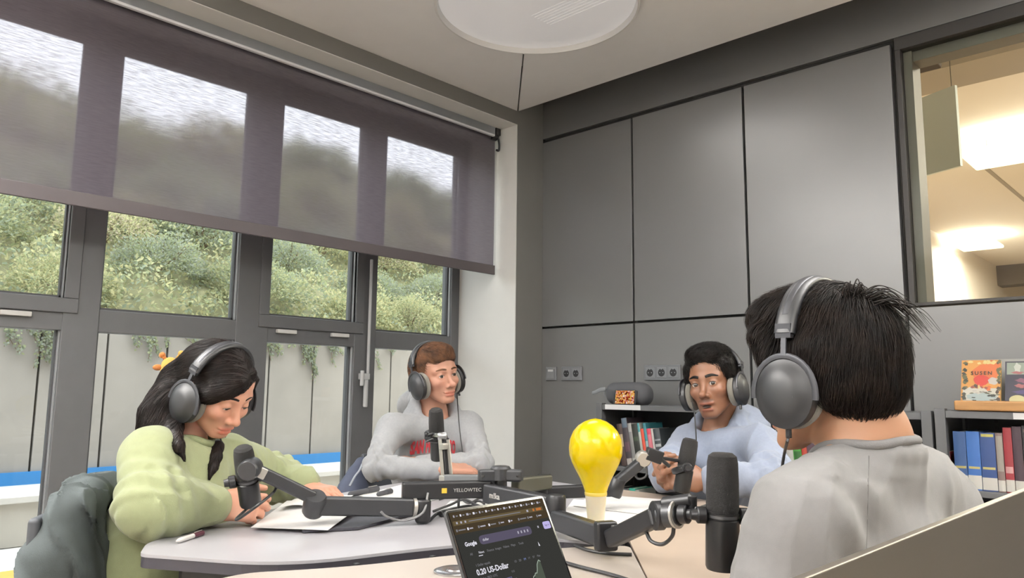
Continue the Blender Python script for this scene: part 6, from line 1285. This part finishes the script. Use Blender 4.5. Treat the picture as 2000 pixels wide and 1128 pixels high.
# ---------------------------------------------------------------- nearest person, seen from behind
def build_near():
    H = ad(1606, 730, 1.20); R = head_frame(look(-.62, -.78, -6), 0); hs = .99
    J = dict(ShL=ad(1556, 1014, 1.04), ShR=ad(1826, 998, 1.27), pelvis=V(*ad(1720, 1100, 1.16)[:2], .50), neck=ad(1692, 880, 1.165), ElL=ad(1490, 1250, 1.04), WrL=V(2.60, -2.37, TZ+.050), ElR=ad(1830, 1200, 1.42), WrR=V(2.50, -2.02, TZ+.045))
    t = person(H, 'nearest person with short dark hair in a pale T-shirt, seen from behind'); fw = unit(np.cross(J['ShL']-J['ShR'], V(0, 0, 1)))
    S = SDF(); add_head(S, H, R, hs); inner_trunk(S, J, H+R@(V(-.04, 0, -.05)*hs), (.054, .060))
    for s in (-1, 1): S.cap(J['neck']+V(0, 0, .030), (J['ShL'] if s > 0 else J['ShR'])*.45+J['neck']*.55+V(0, 0, .008), .046, .032, k=.04)
    dl = V(-1, .12, 0); add_hand(S, J['WrL'], dl, V(0, 0, 1), V(0, 1, 0), curl=.3, sc_=1.0, thumb=.3); add_hand(S, J['WrR'], V(-1, -.25, 0), V(0, 0, 1), V(0, -1, 0), curl=.3, sc_=1.0, thumb=.3)
    skin(S, 'body', .0029, M_skin4, t, lambda P: skin_tint(P, H, R, hs)); eyes(H, R, hs, R[:, 0], '3a2a1c', t); hm = hair_mat('hair_dark', '080605', '1a110b', .42); eyebrow(S, H, R, hs, hm, t)
    C = SDF(); M = torso(C, J, 1.05, 1.05, (.064, .070, .05), sleeve=0., shr=.060)
    nax = unit(unit(H-V(0, 0, .05)-R[:, 0]*.03-J['neck'])*.40+V(0, 0, .60)+RT*.22); Mn = np.stack([unit(M[:, 0]-nax*(M[:, 0]@nax)), unit(np.cross(nax, M[:, 0])), nax], 1)
    C.cap(J['neck']-M[:, 0]*.012-nax*.012, J['ShL']*.7+J['neck']*.3, .050, .048, k=.05); C.cap(J['neck']-M[:, 0]*.008-nax*.030, J['ShR']*.85+J['neck']*.15, .046, .047, k=.05); S_ = None
    C.cap(J['neck']-nax*.022-M[:, 0]*.004, J['ShR']*.55+J['neck']*.45+nax*.014, .048, .048, k=.05); C.cap(J['ShR']*.55+J['neck']*.45+nax*.014, J['ShR'], .048, .054, k=.05)
    lp_ = loop_collar(C, J, Mn, .066, .0100, drop=.002, back_drop=-.004, front_drop=.03, k=.014); C.cap(J['neck']+nax*.16, J['neck']+nax*.004, .062, .055, k=.004, sub=True)
    w = waves(77, 5, 10, 22)
    def crease(P):                                                        # drag lines from the shoulders, and the sleeve crease
        X = P-J['ShL']; u_ = unit(J['ShR']-J['ShL']); s_ = X@u_; z_ = X@M[:, 2]
        return .0040*np.sin((z_*.85+s_*.55)*72+2*np.sin(s_*14))*np.exp(-((s_-.05)/.10)**2)*(z_ < .06)+.0035*np.sin((z_*.9-s_*.5)*60+1.3)*np.exp(-((s_-.30)/.09)**2)
    fd_ = fold_disp(J, .0050, 101, base=crease); P, F = C.mesh(.0042, fd_, 1); link_mesh('t_shirt', P, F, mat('tshirt_grey', ('8f8e8e', .66), .93, noise=.025, nscale=90, bump=.25, bscale=900, sheen=.15), t, True)
    rim_collar(C, J['neck'], nax, Mn, .068, .0072, mat('collar_grey', ('858484', .66), .93, bump=.35, bscale=500), t, fd_, S)
    # centre back seam
    pts = []
    for q in np.linspace(0, 1, 36):
        p0 = ad(1697+(1690-1697)*q, 890+(1140-890)*q, .8); rd = unit(p0-CAM); p = C.shoot(p0, rd, .8, 900, fd_)
        if p is not None: pts.append(p+rd*.0002)
    b = MB(); b.tube(pts, .0009, 6); b.build('back_seam', mat('seam_grey', '5f5e5d', .9), t, True)
    lower_body(J, fw, t, '3a3f4a')
    G = SDF(); G.at(H, R, hs); G.ell((-.022, 0, .046), (.104, .086, .096), k=.02); G.ell((-.060, 0, .010), (.062, .076, .078), k=.04); G.ell((-.062, 0, -.036), (.044, .060, .040), k=.04); G.ell((.035, 0, .100), (.075, .070, .045), k=.03)
    for s in (-1, 1): G.cap((.055, s*.070, .065), (.035, s*.082, -.005), .020, .012, k=.02); G.cap((-.035, s*.078, .03), (-.045, s*.072, -.035), .026, .018, k=.02)
    G.ell((.108, 0, -.015), (.060, .080, .092), k=.012, sub=True); G.at()
    cr = H+R@(V(-.075, -.02, .125)*hs)
    def dirf(P):
        d = P-cr; n_ = np.linalg.norm(d, axis=1, keepdims=True); return d/np.maximum(n_, .01)*.8+V(0, 0, -.9)*np.clip(n_/.10, 0, 1)-R[:, 0]*.05
    ex = []; g = np.random.default_rng(8)
    def tuft(p, d1, d2, L_, r, sd):
        b = MB(); gg = np.random.default_rng(sd)
        for k in range(26):
            o = gg.normal(size=3)*r; e = gg.normal(size=3)*.18; pts = spline([p+o, p+o+(d1+e*.5)*L_*.5, p+o*.6+(d1*.6+d2*.5+e)*L_, p+o*.4+(d1*.5+d2*1.3+e)*L_], 5); b.tube(pts, list(np.linspace(.0011, .0002, len(pts))), 4)
        F_ = [f for f in b.f if len(f) == 4]; ex.append((np.array(b.v), np.array(F_)))
    for (x, y, sx_, sy_, ln, sd) in ((1652, 566, .25, .9, .032, 1), (1664, 564, .4, .9, .030, 2), (1690, 572, 1.0, .35, .050, 3), (1698, 578, 1.0, .25, .046, 4)):
        p = G.shoot(ad(x, y+14, .8), ray(x, y+14), .8, 500)
        if p is None: p = ad(x, y+14, 1.18)
        tuft(p, RT*sx_+UP*sy_, RT*abs(sx_)*.9-UP*.8, ln, .006, sd)
    hair_mesh('hair', G, hm, t, .0034, 8000, dirf, .050, .0008, 15, lift=.0040, jit=.16, disp=lambda P, w=waves(111, 6, 40, 110): .006*(w(P)-.3), extra=ex)
    headphones(H, R, hs, 'large black studio headphones with grey pads on the nearest person', top=.157, wid=.083, tilt=-.12, back=.004, cable=[ad(1538, 860, 1.09), ad(1532, 885, 1.15), ad(1524, 930, 1.17), ad(1512, 980, 1.17), ad(1508, 1040, 1.165)])
# ---------------------------------------------------------------- chairs, jacket and bag
def chair(c, fw, label, col='3a3d42', back=True, bh=.80):
    fw = unit(V(fw[0], fw[1], 0)); lt = np.cross(V(0, 0, 1), fw); t = thing('chair', (c[0], c[1], 0), label, 'chair', 'chairs round the tables'); M_ = np.stack([fw, lt, V(0, 0, 1)], 1); c = V(c[0], c[1], 0); m_ = mat('chair_'+col, col, .6)
    b = MB(); b.box(c+V(0, 0, .352), (.42, .44, .035), M_); b.build('seat', m_, t, bevel=.012, seg=3)
    if back: b = MB(); b.box(c-fw*.235+V(0, 0, (bh+.60)/2), (.025, .42, bh-.60), M_); b.build('backrest', m_, t, bevel=.010, seg=3)
    for sx_, sy_ in ((1, 1), (1, -1), (-1, 1), (-1, -1)):
        q = c+fw*sx_*.19+lt*sy_*.20; e = q+fw*sx_*.03+lt*sy_*.02; b = MB(); b.tube([V(e[0], e[1], 0), V(q[0], q[1], .336)]+([V(*(c-fw*.225+lt*sy_*.19)[:2], bh-.05)] if sx_ < 0 and back else []), .012, 10); b.build('leg', M_steel, t, True)
    return t
def at_pelvis(px_, py_, d): return V(*ad(px_, py_, d)[:2], 0)
_p, _q = ad(128, 986, 1.60), ad(215, 952, 1.90); _l = unit(V(*(_q-_p)[:2], 0)); _f = np.cross(_l, V(0, 0, 1))
chair((_p+_q)/2*V(1, 1, 0)+_f*.195, _f, 'chair under the dark jacket at the left of the picture', bh=.80)
chair(at_pelvis(835, 1000, 3.24), look(.55, .8, 0), 'chair in the corner behind the grey hoodie', '33373d', bh=.78)
chair(at_pelvis(1445, 1030, 2.78), look(-.5, .85, 0), 'chair of the person in the blue hoodie', bh=.78)
chair(at_pelvis(1722, 1100, 1.17), look(-.65, -.75, 0), 'chair of the nearest person in the pale T-shirt', back=False)
S = SDF(); jt = [ad(128, 986, 1.60), ad(165, 968, 1.72), ad(215, 952, 1.90)]
S.chain(jt, [.030, .036, .036], k=.03)
for q, e, r0, r1 in ((ad(128, 1000, 1.59), ad(94, 1085, 1.555), .030, .046), (ad(94, 1085, 1.555), ad(84, 1180, 1.54), .046, .044), (ad(142, 985, 1.62), ad(132, 1150, 1.60), .036, .058), (ad(170, 975, 1.72), ad(150, 1160, 1.66), .042, .070), (ad(205, 960, 1.85), ad(185, 1150, 1.80), .042, .065), (ad(116, 1015, 1.575), ad(104, 1100, 1.56), .028, .040)): S.cap(q, e, r0, r1, k=.03)
wj = waves(205, 3, 55, 100, (1, 1, .22)); P, F = S.mesh(.005, lambda P_: .020*(wj(P_)-.25), 1)
P[:, 2] = np.maximum(P[:, 2], .30); o = link_mesh('jacket', P, F, mat('jacket_dark', '3c4344', .85, noise=.12, nscale=30, bump=.4, bscale=500), None, True); tag(o, 'dark grey green jacket draped over the chair at the far left', 'jacket')
S = SDF(); S.chain([ad(694, 925, 3.02), ad(690, 965, 2.98), ad(694, 1020, 2.98)], [.035, .065, .07], k=.03); S.chain([ad(706, 905, 3.04), ad(694, 930, 3.0)], .03, k=.02); wj2 = waves(215, 3, 60, 110, (1, 1, .4)); P, F = S.mesh(.006, lambda P_: .010*(wj2(P_)-.25), 1)
bg_ = thing('bag', tuple(ad(692, 990, 2.98)), 'dark navy bag hanging at the elbow of the person in the grey hoodie', 'bag'); link_mesh('body', P, F, mat('bag_navy', '353b4c', .8, noise=.1, nscale=40), bg_, True)
b = MB(); b.tube(spline([ad(683, 948, 2.90), ad(693, 930, 2.92), ad(702, 918, 2.94), ad(708, 905, 2.97)], 6), .006, 8, flat=.5); b.build('strap', mat('bag_strap', '9aa0a8', .7), bg_, True)
build_green(); build_corner(); build_blue(); build_near()
